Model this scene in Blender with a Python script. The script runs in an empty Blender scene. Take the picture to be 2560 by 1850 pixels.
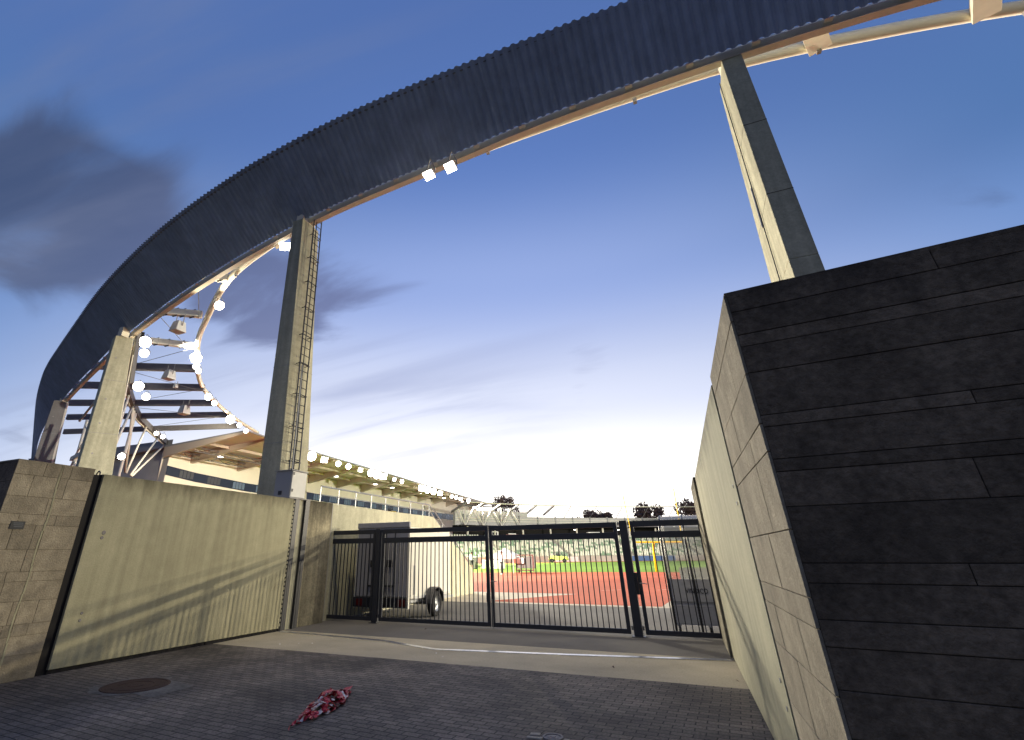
import bpy, bmesh, math, random
import numpy as np
from mathutils import Vector, Matrix
random.seed(7)
R = math.radians
SC = bpy.context.scene
COL = SC.collection

# ------------------------------------------------------------------ camera
HEAD, PITCH, ROLL = R(24.6), R(25.3886), R(0.5)
EYE = Vector((0, 0, 1.6))
fwd = Vector((-math.sin(HEAD)*math.cos(PITCH), math.cos(HEAD)*math.cos(PITCH), math.sin(PITCH)))
right = Vector((math.cos(HEAD), math.sin(HEAD), 0))
up = right.cross(fwd)
r2 = right*math.cos(ROLL) - up*math.sin(ROLL)
u2 = right*math.sin(ROLL) + up*math.cos(ROLL)
cam_d = bpy.data.cameras.new("camera")
cam_d.sensor_width = 36; cam_d.lens = 36*1220/2560
cam_d.shift_x = 150/2560; cam_d.shift_y = -119/2560
cam_d.clip_start = 0.05; cam_d.clip_end = 3000
cam = bpy.data.objects.new("camera", cam_d); COL.objects.link(cam)
M = Matrix.Identity(4)
for i in range(3):
    M[i][0] = r2[i]; M[i][1] = u2[i]; M[i][2] = -fwd[i]; M[i][3] = EYE[i]
cam.matrix_world = M
SC.camera = cam

# ------------------------------------------------------------------ render settings
SC.render.engine = 'CYCLES'
SC.cycles.max_bounces = 6; SC.cycles.diffuse_bounces = 3; SC.cycles.glossy_bounces = 2
SC.cycles.transmission_bounces = 4; SC.cycles.transparent_max_bounces = 8
SC.cycles.caustics_reflective = False; SC.cycles.caustics_refractive = False
SC.cycles.sample_clamp_indirect = 3.0
SC.cycles.use_denoising = True
SC.view_settings.view_transform = 'Standard'; SC.view_settings.look = 'None'
SC.view_settings.exposure = 0.0; SC.view_settings.gamma = 1.0
SC.view_settings.use_curve_mapping = False

# ------------------------------------------------------------------ world: dusk sky
SUN_AZ = (-0.33, 0.944)           # where the sun has gone down, behind the grandstand
W = bpy.data.worlds.new("World"); SC.world = W; W.use_nodes = True
def world_sky():
    nt = W.node_tree; nt.nodes.clear(); N = nt.nodes.new; L = nt.links.new
    out = N('ShaderNodeOutputWorld'); bg = N('ShaderNodeBackground'); L(bg.outputs[0], out.inputs[0])
    tc = N('ShaderNodeTexCoord'); sep = N('ShaderNodeSeparateXYZ'); L(tc.outputs['Generated'], sep.inputs[0])
    def math_(op, a, b=None, clamp=False):
        n = N('ShaderNodeMath'); n.operation = op; n.use_clamp = clamp
        for i, v in enumerate((a, b)):
            if v is None: continue
            if isinstance(v, (int, float)): n.inputs[i].default_value = v
            else: L(v, n.inputs[i])
        return n.outputs[0]
    def mix(fac, a, b, mode='MIX'):
        n = N('ShaderNodeMix'); n.data_type = 'RGBA'; n.blend_type = mode
        if isinstance(fac, (int, float)): n.inputs[0].default_value = fac
        else: L(fac, n.inputs[0])
        for i, v in ((6, a), (7, b)):
            if isinstance(v, tuple): n.inputs[i].default_value = v
            else: L(v, n.inputs[i])
        return n.outputs[2]
    def ramp(fac, stops, interp='EASE'):
        n = N('ShaderNodeValToRGB'); n.color_ramp.interpolation = interp
        cr = n.color_ramp
        while len(cr.elements) < len(stops): cr.elements.new(0.5)
        for e, (p, c) in zip(cr.elements, stops): e.position = p; e.color = c if len(c) == 4 else (*c, 1)
        L(fac, n.inputs[0]); return n.outputs[0]
    z = sep.outputs[2]
    el = math_('MAXIMUM', z, 0.0)
    # physical twilight sky, then graded towards the deep evening blue of the photograph's air
    sky = N('ShaderNodeTexSky'); sky.sky_type = 'NISHITA'; sky.sun_disc = False
    sky.sun_elevation = R(1.0); sky.sun_rotation = math.atan2(SUN_AZ[0], SUN_AZ[1])
    sky.air_density = 1.0; sky.dust_density = 0.6; sky.ozone_density = 2.0
    nish = mix(1.0, sky.outputs[0], (0.07, 0.07, 0.07, 1), 'MULTIPLY')
    # azimuth term towards the afterglow
    hx = math_('MULTIPLY', sep.outputs[0], SUN_AZ[0]); hy = math_('MULTIPLY', sep.outputs[1], SUN_AZ[1])
    hd = math_('ADD', hx, hy)                       # cos-like, 1 towards the glow
    hd01 = math_('ADD', math_('MULTIPLY', hd, 0.5), 0.5)
    front = ramp(hd01, [(0.74, (0, 0, 0)), (0.99, (1, 1, 1))], 'EASE')
    side = ramp(hd01, [(0.28, (0, 0, 0)), (0.72, (1, 1, 1))], 'EASE')
    body_f = ramp(el, [(0.0, (.92, .92, 1.0)), (0.16, (.86, .89, 1.0)), (0.27, (.72, .78, .99)), (0.5, (.36, .475, .86)), (0.72, (.145, .26, .65)), (1.0, (.083, .16, .45))])
    body_s = ramp(el, [(0.0, (.36, .51, .82)), (0.17, (.23, .37, .70)), (0.38, (.145, .28, .61)), (0.52, (.094, .198, .46)), (0.72, (.093, .18, .45)), (1.0, (.083, .16, .44))])
    body_b = ramp(el, [(0.0, (.24, .255, .31)), (0.2, (.19, .21, .30)), (0.5, (.11, .15, .30)), (1.0, (.065, .13, .36))])
    body = mix(front, mix(side, body_b, body_s), body_f)
    gx = math_('SUBTRACT', 1.0, hd)
    g1 = math_('POWER', 2.718, math_('MULTIPLY', math_('ADD', math_('MULTIPLY', gx, 4.6), math_('MULTIPLY', math_('MULTIPLY', el, el), 34.0)), -1.0))
    glow = mix(g1, (0, 0, 0, 1), (1.5, 1.34, 1.0, 1))
    body = mix(1.0, body, glow, 'ADD')
    body = mix(0.03, body, nish)
    # clouds: soft streaks, dark blue-grey, thickest on the left, thin veils above
    mp = N('ShaderNodeMapping'); mp.vector_type = 'POINT'
    # project onto a high flat layer so the streaks foreshorten towards the horizon
    zz = math_('ADD', math_('MAXIMUM', z, 0.0), 0.14)
    px = math_('DIVIDE', sep.outputs[0], zz); py = math_('DIVIDE', sep.outputs[1], zz)
    cmb = N('ShaderNodeCombineXYZ'); L(px, cmb.inputs[0]); L(py, cmb.inputs[1])
    L(cmb.outputs[0], mp.inputs[0]); mp.inputs['Rotation'].default_value = (0, 0, R(28)); mp.inputs['Scale'].default_value = (.75, 1.5, 1)
    n1 = N('ShaderNodeTexNoise'); n1.inputs['Scale'].default_value = 1.5; n1.inputs['Detail'].default_value = 8; n1.inputs['Roughness'].default_value = .55
    n1.inputs['Distortion'].default_value = 1.1
    L(mp.outputs[0], n1.inputs[0])
    def blob(d, tight, amp):                          # a cloud bank centred on a direction of the sky
        dd = N('ShaderNodeVectorMath'); dd.operation = 'DISTANCE'; L(tc.outputs['Generated'], dd.inputs[0]); dd.inputs[1].default_value = d
        q = math_('MULTIPLY', math_('MULTIPLY', dd.outputs['Value'], dd.outputs['Value']), -tight)
        return math_('MULTIPLY', math_('POWER', 2.718, q), amp)
    banks = None
    for d, t, a in CLOUDS:
        b = blob(d, t, a); banks = b if banks is None else math_('ADD', banks, b)
    den = math_('ADD', n1.outputs[0], math_('MULTIPLY', math_('MINIMUM', banks, 1.0), .5))
    dark = ramp(den, [(0.67, (0, 0, 0)), (1.10, (1, 1, 1))], 'EASE')
    cl_col = mix(front, (.055, .075, .15, 1), (.17, .20, .38, 1))
    body = mix(math_('MULTIPLY', dark, .82), body, cl_col)
    # high thin veils, slightly paler than the blue
    mp2 = N('ShaderNodeMapping'); L(cmb.outputs[0], mp2.inputs[0]); mp2.inputs['Rotation'].default_value = (0, 0, R(-25)); mp2.inputs['Scale'].default_value = (.45, 2.4, 1)
    n2 = N('ShaderNodeTexNoise'); n2.inputs['Scale'].default_value = .8; n2.inputs['Detail'].default_value = 6; n2.inputs['Roughness'].default_value = .5; n2.inputs['Distortion'].default_value = 1.0
    L(mp2.outputs[0], n2.inputs[0])
    veil = ramp(n2.outputs[0], [(0.45, (0, 0, 0)), (0.75, (1, 1, 1))])
    leftish = ramp(math_('MULTIPLY', sep.outputs[0], -1.0), [(0.1, (.08, .08, .08)), (0.62, (1, 1, 1))], 'LINEAR')
    body = mix(math_('MULTIPLY', math_('MULTIPLY', veil, leftish), .62), body, mix(front, (.21, .245, .37, 1), (.32, .38, .63, 1)))
    L(body, bg.inputs[0]); bg.inputs[1].default_value = 1.0
CLOUDS = [((-.848, .258, .478), 130, .95), ((-.832, .315, .462), 220, .85), ((-.795, .345, .505), 90, .8), ((-.822, .278, .51), 60, .65), ((-.75, .36, .55), 60, .45), ((-.73, .54, .45), 190, .8), ((-.677, .586, .446), 170, 1.0), ((-.64, .63, .44), 150, .9),
          ((-.56, .67, .47), 130, .6), ((-.46, .73, .50), 110, .34), ((-.107, .929, .355), 420, .42), ((-.16, .925, .345), 520, .36), ((-.159, .947, .278), 900, .34), ((-.3, .92, .252), 1200, .3),
          ((-.11, .987, .112), 2200, .6), ((-.15, .985, .110), 3000, .48), ((-.90, .397, .181), 900, .45)]
world_sky()
sun_d = bpy.data.lights.new("sun", 'SUN'); sun_d.energy = 0.08; sun_d.angle = R(12); sun_d.color = (1, .84, .66)
sun = bpy.data.objects.new("sun", sun_d); COL.objects.link(sun)
sun.rotation_euler = Vector((-SUN_AZ[0], -SUN_AZ[1], -0.05)).to_track_quat('-Z', 'Y').to_euler()

# ------------------------------------------------------------------ helpers
class MB:
    """collects faces; build() links them as ONE mesh object"""
    def __init__(s): s.v = []; s.f = []; s.t = []; s.m = []
    def quad(s, *p, tone=.5, mi=0):
        i = len(s.v); s.v += [tuple(q) for q in p]; s.f.append(tuple(range(i, i+len(p)))); s.t.append(tone); s.m.append(mi); return s
    def hexa(s, p, tone=.5, mi=0):        # p: 4 bottom, 4 top, counterclockwise from above
        i = len(s.v); s.v += [tuple(q) for q in p]
        for f in ((3, 2, 1, 0), (4, 5, 6, 7), (0, 1, 5, 4), (1, 2, 6, 5), (2, 3, 7, 6), (3, 0, 4, 7)):
            s.f.append(tuple(i+k for k in f)); s.t.append(tone); s.m.append(mi)
        return s
    def box(s, x0, x1, y0, y1, z0, z1, tone=.5, mi=0):
        return s.hexa([(x0, y0, z0), (x1, y0, z0), (x1, y1, z0), (x0, y1, z0), (x0, y0, z1), (x1, y0, z1), (x1, y1, z1), (x0, y1, z1)], tone, mi)
    def obox(s, c, ax, ay, az, tone=.5, mi=0):   # centre and half-axis vectors
        c, ax, ay, az = map(Vector, (c, ax, ay, az))
        return s.hexa([c-ax-ay-az, c+ax-ay-az, c+ax+ay-az, c-ax+ay-az, c-ax-ay+az, c+ax-ay+az, c+ax+ay+az, c-ax+ay+az], tone, mi)
    def bar(s, a, b, w, h, upv=(0, 0, 1), tone=.5, mi=0):
        a, b = Vector(a), Vector(b); d = (b-a).normalized(); u = Vector(upv)
        if abs(d.dot(u)) > .99: u = Vector((1, 0, 0))
        sd = d.cross(u).normalized(); u = sd.cross(d)
        return s.obox((a+b)/2, (b-a)/2, -sd*w/2 if False else sd*(-w/2), u*h/2, tone, mi)
    def tube(s, pts, r, n=8, tone=.5, mi=0, cap=True):
        pts = [Vector(p) for p in pts]; rs = r if isinstance(r, (list, tuple)) else [r]*len(pts)
        i0 = len(s.v); pu = None
        for k, p in enumerate(pts):
            d = (pts[min(k+1, len(pts)-1)]-pts[max(k-1, 0)]).normalized()
            u = pu if pu is not None else (Vector((0, 0, 1)) if abs(d.z) < .9 else Vector((1, 0, 0)))
            sd = d.cross(u).normalized(); u = sd.cross(d).normalized(); pu = u
            for j in range(n):
                a = 2*math.pi*j/n; s.v.append(tuple(p+(sd*math.cos(a)+u*math.sin(a))*rs[k]))
        for k in range(len(pts)-1):
            for j in range(n):
                a = i0+k*n+j; b = i0+k*n+(j+1) % n
                s.f.append((a, b, b+n, a+n)); s.t.append(tone); s.m.append(mi)
        if cap:
            s.f.append(tuple(i0+j for j in range(n-1, -1, -1))); s.t.append(tone); s.m.append(mi)
            e = i0+(len(pts)-1)*n; s.f.append(tuple(e+j for j in range(n))); s.t.append(tone); s.m.append(mi)
        return s
    def lathe(s, c, axis, prof, n=20, tone=.5, mi=0):   # prof: (distance along axis, radius)
        c, ax = Vector(c), Vector(axis).normalized()
        u = ax.cross(Vector((0, 0, 1)) if abs(ax.z) < .9 else Vector((1, 0, 0))).normalized(); w = ax.cross(u)
        i0 = len(s.v)
        for t, r in prof:
            for j in range(n):
                a = 2*math.pi*j/n; s.v.append(tuple(c+ax*t+(u*math.cos(a)+w*math.sin(a))*max(r, 1e-4)))
        for k in range(len(prof)-1):
            for j in range(n):
                a = i0+k*n+j; b = i0+k*n+(j+1) % n
                s.f.append((a, b, b+n, a+n)); s.t.append(tone); s.m.append(mi)
        return s
    def each(s, name, mat, parent=None, **k):          # every connected piece becomes an object of its own
        par = list(range(len(s.v)))
        def root(a):
            while par[a] != a: par[a] = par[par[a]]; a = par[a]
            return a
        for f in s.f:
            for q in f[1:]: par[root(q)] = root(f[0])
        grp = {}
        for i, f in enumerate(s.f): grp.setdefault(root(f[0]), []).append(i)
        for fs in grp.values():
            ids = sorted({q for i in fs for q in s.f[i]}); mp = {q: n for n, q in enumerate(ids)}; m = MB()
            m.v = [s.v[q] for q in ids]; m.f = [tuple(mp[q] for q in s.f[i]) for i in fs]; m.t = [s.t[i] for i in fs]; m.m = [s.m[i] for i in fs]; m.build(name, mat, parent, **k)
    def build(s, name, mat, parent=None, smooth=False, bevel=0, recalc=True):
        me = bpy.data.meshes.new(name)
        off = Vector(parent['_o']) if parent is not None and '_o' in parent else Vector((0, 0, 0))
        me.from_pydata([tuple(Vector(q)-off) for q in s.v], [], s.f)
        for m in (mat if isinstance(mat, (list, tuple)) else [mat]): me.materials.append(m)
        me.polygons.foreach_set('material_index', s.m)
        if recalc:
            bm = bmesh.new(); bm.from_mesh(me); bmesh.ops.recalc_face_normals(bm, faces=bm.faces); bm.to_mesh(me); bm.free()
        at = me.attributes.new('tone', 'FLOAT', 'FACE'); at.data.foreach_set('value', s.t)
        if smooth: me.polygons.foreach_set('use_smooth', [True]*len(me.polygons))
        o = bpy.data.objects.new(name, me); COL.objects.link(o)
        if parent is not None: o.parent = parent
        if bevel:
            b = o.modifiers.new('bevel', 'BEVEL'); b.width = bevel; b.segments = 2; b.limit_method = 'ANGLE'; b.angle_limit = R(40)
        me.update(); return o
def tag(o, label, cat, group=None, kind=None):
    if label: o['label'] = label
    if cat: o['category'] = cat
    if group: o['group'] = group
    if kind: o['kind'] = kind
    return o
def thing(name, label, cat, loc=(0, 0, 0), group=None):
    o = bpy.data.objects.new(name, None); COL.objects.link(o); o.location = loc; o.empty_display_size = .2
    o['_o'] = tuple(loc); return tag(o, label, cat, group)
def struct(name, mb, mat, **k):
    o = mb.build(name, mat, **k); o['kind'] = 'structure'; return o
def copy_thing(src, loc, label=None, group=None):
    c = src.copy(); COL.objects.link(c); c.location = loc
    if label: c['label'] = label
    if group: c['group'] = group
    for ch in src.children:
        d = ch.copy(); COL.objects.link(d); d.parent = c
        for g in ch.children:
            e = g.copy(); COL.objects.link(e); e.parent = d
    return c
def spline(P, step):
    P = [Vector(p) for p in P]; out = []
    for i in range(len(P)-1):
        p0 = P[i-1] if i else P[0]*2-P[1]; p1, p2 = P[i], P[i+1]; p3 = P[i+2] if i+2 < len(P) else P[-1]*2-P[-2]
        n = max(2, int((p2-p1).length/step*4))
        for k in range(n):
            t = k/n; out.append(.5*((2*p1)+(p2-p0)*t+(2*p0-5*p1+4*p2-p3)*t*t+(3*p1-p0-3*p2+p3)*t**3))
    out.append(P[-1])
    res = [out[0]]; acc = 0.0; nxt = step
    for a, b in zip(out, out[1:]):
        l = (b-a).length
        while acc+l >= nxt and l > 0:
            res.append(a.lerp(b, (nxt-acc)/l)); nxt += step
        acc += l
    if (res[-1]-out[-1]).length > step*.3: res.append(out[-1])
    return res
ORD = ['first', 'second', 'third', 'fourth', 'fifth', 'sixth', 'seventh', 'eighth', 'ninth', 'tenth', 'eleventh', 'twelfth', 'thirteenth', 'fourteenth', 'fifteenth', 'sixteenth', 'seventeenth', 'eighteenth']

# ------------------------------------------------------------------ materials
def mat(name, col, rough=.7, metal=0.0, noise=None, bump=0.0, bscale=40, tone=0.0, tint=None, stain=None, spec=.3, emit=None, streak=None):
    """procedural principled material. noise=(scale, amount); tone: how much the per-face 'tone' attribute varies the colour"""
    m = bpy.data.materials.new(name); m.use_nodes = True; nt = m.node_tree; N = nt.nodes.new; L = nt.links.new
    b = nt.nodes['Principled BSDF']; b.inputs['Roughness'].default_value = rough; b.inputs['Metallic'].default_value = metal
    b.inputs['Specular IOR Level'].default_value = spec
    rgb = N('ShaderNodeRGB'); rgb.outputs[0].default_value = (*col, 1); c = rgb.outputs[0]
    tc = N('ShaderNodeTexCoord'); P = tc.outputs['Object']
    def mul(c, fac_socket, lo, hi):
        mr = N('ShaderNodeMapRange'); mr.inputs[3].default_value = lo; mr.inputs[4].default_value = hi; L(fac_socket, mr.inputs[0])
        mx = N('ShaderNodeMix'); mx.data_type = 'RGBA'; mx.blend_type = 'MULTIPLY'; mx.inputs[0].default_value = 1
        cc = N('ShaderNodeCombineColor'); [L(mr.outputs[0], cc.inputs[i]) for i in range(3)]
        L(c, mx.inputs[6]); L(cc.outputs[0], mx.inputs[7]); return mx.outputs[2]
    def tex(scale, detail=6, rough_=.6, vec=None, stretch=None):
        n = N('ShaderNodeTexNoise'); n.inputs['Scale'].default_value = scale; n.inputs['Detail'].default_value = detail; n.inputs['Roughness'].default_value = rough_
        if stretch:
            mp = N('ShaderNodeMapping'); mp.inputs['Scale'].default_value = stretch; L(P, mp.inputs[0]); L(mp.outputs[0], n.inputs[0])
        else: L(P, n.inputs[0])
        return n.outputs[0]
    if tone or tint:
        at = N('ShaderNodeAttribute'); at.attribute_name = 'tone'
        if tint:
            mx = N('ShaderNodeMix'); mx.data_type = 'RGBA'; L(at.outputs['Fac'], mx.inputs[0]); mx.inputs[6].default_value = (*tint, 1); L(c, mx.inputs[7]); c = mx.outputs[2]
        else: c = mul(c, at.outputs['Fac'], 1-tone, 1+tone)
    if noise:
        for sc_, am in (noise if isinstance(noise[0], tuple) else (noise,)):
            nn = tex(sc_); mr = N('ShaderNodeMapRange'); mr.inputs[1].default_value = .3; mr.inputs[2].default_value = .7; L(nn, mr.inputs[0])
            c = mul(c, mr.outputs[0], 1-am, 1+am)
    if streak:                                  # vertical weather streaks: (amount, stretch)
        nn = tex(1.0, 4, .5, stretch=streak[1]); mr = N('ShaderNodeMapRange'); mr.inputs[1].default_value = .35; mr.inputs[2].default_value = .7; L(nn, mr.inputs[0])
        c = mul(c, mr.outputs[0], 1-streak[0], 1+streak[0]*.6)
    if stain:                                   # dirt with a ragged edge below a height: (z0, z1, colour, amount)
        sp = N('ShaderNodeSeparateXYZ'); geo = N('ShaderNodeNewGeometry'); L(geo.outputs['Position'], sp.inputs[0])
        for (z0, z1, sc_, amt, stc) in stain:
            nn = N('ShaderNodeTexNoise'); nn.inputs['Scale'].default_value = sc_; nn.inputs['Detail'].default_value = 8; nn.inputs['Roughness'].default_value = .7
            mp = N('ShaderNodeMapping'); mp.inputs['Scale'].default_value = (1, 1, .35); L(geo.outputs['Position'], mp.inputs[0]); L(mp.outputs[0], nn.inputs[0])
            h = N('ShaderNodeMapRange'); h.inputs[1].default_value = z0; h.inputs[2].default_value = z1; L(sp.outputs[2], h.inputs[0])
            ad = N('ShaderNodeMath'); ad.operation = 'MULTIPLY_ADD'; L(nn.outputs[0], ad.inputs[0]); ad.inputs[1].default_value = 1.6; ad.inputs[2].default_value = -.8
            ad2 = N('ShaderNodeMath'); ad2.operation = 'ADD'; L(ad.outputs[0], ad2.inputs[0]); L(h.outputs[0], ad2.inputs[1])
            mr = N('ShaderNodeMapRange'); mr.inputs[1].default_value = .35; mr.inputs[2].default_value = .95; mr.inputs[4].default_value = amt; L(ad2.outputs[0], mr.inputs[0])
            mx = N('ShaderNodeMix'); mx.data_type = 'RGBA'; L(mr.outputs[0], mx.inputs[0]); L(c, mx.inputs[6]); mx.inputs[7].default_value = (*stc, 1); c = mx.outputs[2]
    L(c, b.inputs['Base Color'])
    if bump:
        bp = N('ShaderNodeBump'); bp.inputs['Strength'].default_value = bump; bp.inputs['Distance'].default_value = .02
        L(tex(bscale, 8, .65), bp.inputs['Height']); L(bp.outputs[0], b.inputs['Normal'])
    if emit:
        b.inputs['Emission Color'].default_value = (*emit[0], 1); b.inputs['Emission Strength'].default_value = emit[1]
        try: m.cycles.emission_sampling = 'NONE'
        except Exception: pass
    return m
def paver_mat():
    m = bpy.data.materials.new('pavers'); m.use_nodes = True; nt = m.node_tree; N = nt.nodes.new; L = nt.links.new
    b = nt.nodes['Principled BSDF']; b.inputs['Roughness'].default_value = .75; b.inputs['Specular IOR Level'].default_value = .35
    tc = N('ShaderNodeTexCoord'); mp = N('ShaderNodeMapping'); L(tc.outputs['Object'], mp.inputs[0]); mp.inputs['Rotation'].default_value = (0, 0, R(3))
    wob = N('ShaderNodeTexNoise'); wob.inputs['Scale'].default_value = 3; L(tc.outputs['Object'], wob.inputs[0])
    va = N('ShaderNodeVectorMath'); va.operation = 'MULTIPLY_ADD'; L(wob.outputs['Color'], va.inputs[0]); va.inputs[1].default_value = (.03, .03, 0); L(mp.outputs[0], va.inputs[2])
    br = N('ShaderNodeTexBrick'); L(va.outputs[0], br.inputs[0]); br.offset = .5
    br.inputs['Scale'].default_value = 1; br.inputs['Brick Width'].default_value = .205; br.inputs['Row Height'].default_value = .105
    br.inputs['Mortar Size'].default_value = .008; br.inputs['Mortar Smooth'].default_value = .4; br.inputs['Bias'].default_value = 0
    br.inputs['Color1'].default_value = (.190, .160, .132, 1); br.inputs['Color2'].default_value = (.108, .093, .079, 1); br.inputs['Mortar'].default_value = (.024, .022, .019, 1)
    n1 = N('ShaderNodeTexNoise'); n1.inputs['Scale'].default_value = .7; n1.inputs['Detail'].default_value = 6; L(tc.outputs['Object'], n1.inputs[0])
    n2 = N('ShaderNodeTexNoise'); n2.inputs['Scale'].default_value = 40; n2.inputs['Detail'].default_value = 5; L(tc.outputs['Object'], n2.inputs[0])
    c = br.outputs[0]
    for n, lo, hi in ((n1, .45, 1.5), (n2, .6, 1.4)):
        mr = N('ShaderNodeMapRange'); mr.inputs[1].default_value = .3; mr.inputs[2].default_value = .7; mr.inputs[3].default_value = lo; mr.inputs[4].default_value = hi; L(n.outputs[0], mr.inputs[0])
        mx = N('ShaderNodeMix'); mx.data_type = 'RGBA'; mx.blend_type = 'MULTIPLY'; mx.inputs[0].default_value = 1
        cc = N('ShaderNodeCombineColor'); [L(mr.outputs[0], cc.inputs[i]) for i in range(3)]; L(c, mx.inputs[6]); L(cc.outputs[0], mx.inputs[7]); c = mx.outputs[2]
    L(c, b.inputs['Base Color'])
    bp = N('ShaderNodeBump'); bp.inputs['Strength'].default_value = .9; bp.inputs['Distance'].default_value = .008
    iv = N('ShaderNodeMath'); iv.operation = 'MULTIPLY_ADD'; L(br.outputs['Fac'], iv.inputs[0]); iv.inputs[1].default_value = -1; L(n2.outputs[0], iv.inputs[2])
    L(iv.outputs[0], bp.inputs['Height']); L(bp.outputs[0], b.inputs['Normal'])
    return m
def person_mat(name, zones):
    """body colours by height above the feet: [(z, colour), ...] from the ground up"""
    m = bpy.data.materials.new(name); m.use_nodes = True; nt = m.node_tree; N = nt.nodes.new; L = nt.links.new
    b = nt.nodes['Principled BSDF']; tc = N('ShaderNodeTexCoord'); sp = N('ShaderNodeSeparateXYZ'); L(tc.outputs['Object'], sp.inputs[0])
    mr = N('ShaderNodeMapRange'); mr.inputs[2].default_value = 2.0; L(sp.outputs[2], mr.inputs[0])
    rp = N('ShaderNodeValToRGB'); rp.color_ramp.interpolation = 'CONSTANT'; cr = rp.color_ramp
    while len(cr.elements) < len(zones): cr.elements.new(.5)
    for e, (z, c) in zip(cr.elements, zones): e.position = z/2; e.color = (*c, 1)
    L(mr.outputs[0], rp.inputs[0]); L(rp.outputs[0], b.inputs['Base Color']); b.inputs['Roughness'].default_value = .8
    return m
def glass_mat(name, col, alpha):
    m = bpy.data.materials.new(name); m.use_nodes = True; nt = m.node_tree; N = nt.nodes.new; L = nt.links.new
    b = nt.nodes['Principled BSDF']; b.inputs['Base Color'].default_value = (*col, 1); b.inputs['Roughness'].default_value = .25; b.inputs['Alpha'].default_value = alpha
    return m
DARKST = (.045, .038, .028)
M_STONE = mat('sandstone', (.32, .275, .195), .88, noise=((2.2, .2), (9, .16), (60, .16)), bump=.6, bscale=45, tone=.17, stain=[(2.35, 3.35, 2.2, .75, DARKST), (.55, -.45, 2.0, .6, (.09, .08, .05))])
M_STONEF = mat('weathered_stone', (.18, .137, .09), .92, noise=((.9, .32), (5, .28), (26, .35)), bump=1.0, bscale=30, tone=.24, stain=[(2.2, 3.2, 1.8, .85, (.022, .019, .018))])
M_MORTAR = mat('mortar', (.20, .17, .12), .95, noise=(30, .2))
M_MORTARF = mat('dark_mortar', (.06, .05, .04), .95)
M_PANEL = mat('cast_panel', (.41, .385, .25), .82, noise=((.9, .10), (5, .07), (40, .08)), bump=.25, bscale=50, streak=(.15, (8, 8, .3)), stain=[(2.42, 3.0, 3.6, .75, (.10, .09, .055)), (.20, -.25, 4.0, .65, (.12, .11, .07))])
M_CONC = mat('concrete', (.48, .46, .33), .87, noise=((.9, .14), (5, .10), (25, .12)), bump=.3, bscale=30, streak=(.20, (4, 4, .2)))
M_CONCG = mat('grey_concrete', (.36, .345, .33), .85, noise=((.9, .12), (14, .08)), bump=.25, bscale=30, streak=(.10, (4, 4, .2)))
M_CONCD = mat('unlit_concrete_tint', (.23, .225, .22), .9, noise=((.9, .14), (14, .1)), bump=.25, bscale=30, streak=(.12, (4, 4, .2)))  # darker copy of the concrete, its unlit look put into the colour
M_PIER = mat('mossy_concrete', (.34, .30, .20), .9, noise=((2.5, .25), (20, .2)), bump=.5, bscale=30, streak=(.35, (6, 6, .3)), stain=[(1.9, 3.1, 2.6, .9, (.05, .045, .03)), (.7, -.5, 2.2, .7, (.06, .055, .035))])
M_FASCIA = mat('ribbed_cladding', (.32, .385, .53), .5, metal=.0, noise=((.35, .16), (3, .08)), spec=.5, streak=(.14, (2.2, 2.2, .25)))
M_CREAM = mat('cream_steel', (.74, .70, .56), .5, noise=(3, .06))
M_EDGE = mat('edge_steel_lit_tint', (.86, .85, .72), .5, noise=(3, .05))  # paler than the cream steel: the strip's strong light put into its colour
M_TAN = mat('tan_steel', (.76, .71, .58), .55, noise=(3, .08))
M_BEAMG = mat('grey_steel', (.16, .155, .16), .6, noise=(4, .08))
M_WHITEST = mat('white_steel', (.70, .66, .58), .5)
M_BLACK = mat('black_steel', (.02, .022, .03), .45, spec=.5)
M_GATE = mat('anthracite_paint', (.020, .024, .036), .42, noise=(8, .12), spec=.5)
M_GALV = mat('galvanised_steel', (.36, .37, .38), .45, metal=.7, noise=(12, .15))
M_RAIL = mat('worn_steel_strip', (.80, .80, .82), .28, metal=.95, noise=((4, .25), (30, .15)))
M_GAP = mat('black_rubber', (.012, .011, .012), .8)
M_LAMP = mat('lit_lens', (1, 1, 1), .4, emit=((1.0, .93, .78), 30))
M_LAMPDIM = mat('lit_small_lens', (1, 1, 1), .4, emit=((1.0, .93, .8), 9))
M_HOUSE = mat('lamp_housing', (.30, .29, .28), .5)
M_CAB = mat('cabinet_paint', (.62, .62, .58), .5, noise=(6, .05))
M_CABG = mat('cabinet_grey', (.36, .36, .36), .5)
M_TRAILW = mat('white_trailer_panel', (.80, .77, .66), .4, noise=(5, .04))
M_TRAILD = mat('grey_trailer_door', (.34, .34, .37), .45, noise=(6, .06))
M_RUBBER = mat('tyre_rubber', (.018, .018, .018), .85, noise=(20, .2))
M_RED = mat('tail_lamp_red', (.12, .01, .01), .3)
M_TRACK = mat('red_track', (.46, .098, .045), .85, noise=((.25, .10), (60, .12)))
M_LINE = mat('track_line', (.75, .45, .35), .8)
M_GRASS = mat('mown_grass', (.155, .27, .022), .9, noise=((.3, .15), (14, .25)))
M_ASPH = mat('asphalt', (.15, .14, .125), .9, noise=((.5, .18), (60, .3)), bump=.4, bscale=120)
M_APRON = mat('apron_concrete', (.44, .385, .275), .8, noise=((.8, .18), (35, .16)), bump=.3, bscale=80)
M_YARD = mat('yard_concrete', (.50, .44, .34), .85, noise=((.6, .12), (30, .1)))
M_PAVE = paver_mat()
M_EARTH = mat('earth', (.07, .07, .05), .95, noise=(1, .3))
M_STANDW = mat('cream_render', (.74, .68, .57), .8, noise=(.5, .05))
M_ROOFU = mat('roof_soffit', (.60, .53, .45), .7, noise=(.5, .06))
M_ROOFT = mat('roof_sheet', (.28, .28, .29), .6)
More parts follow.
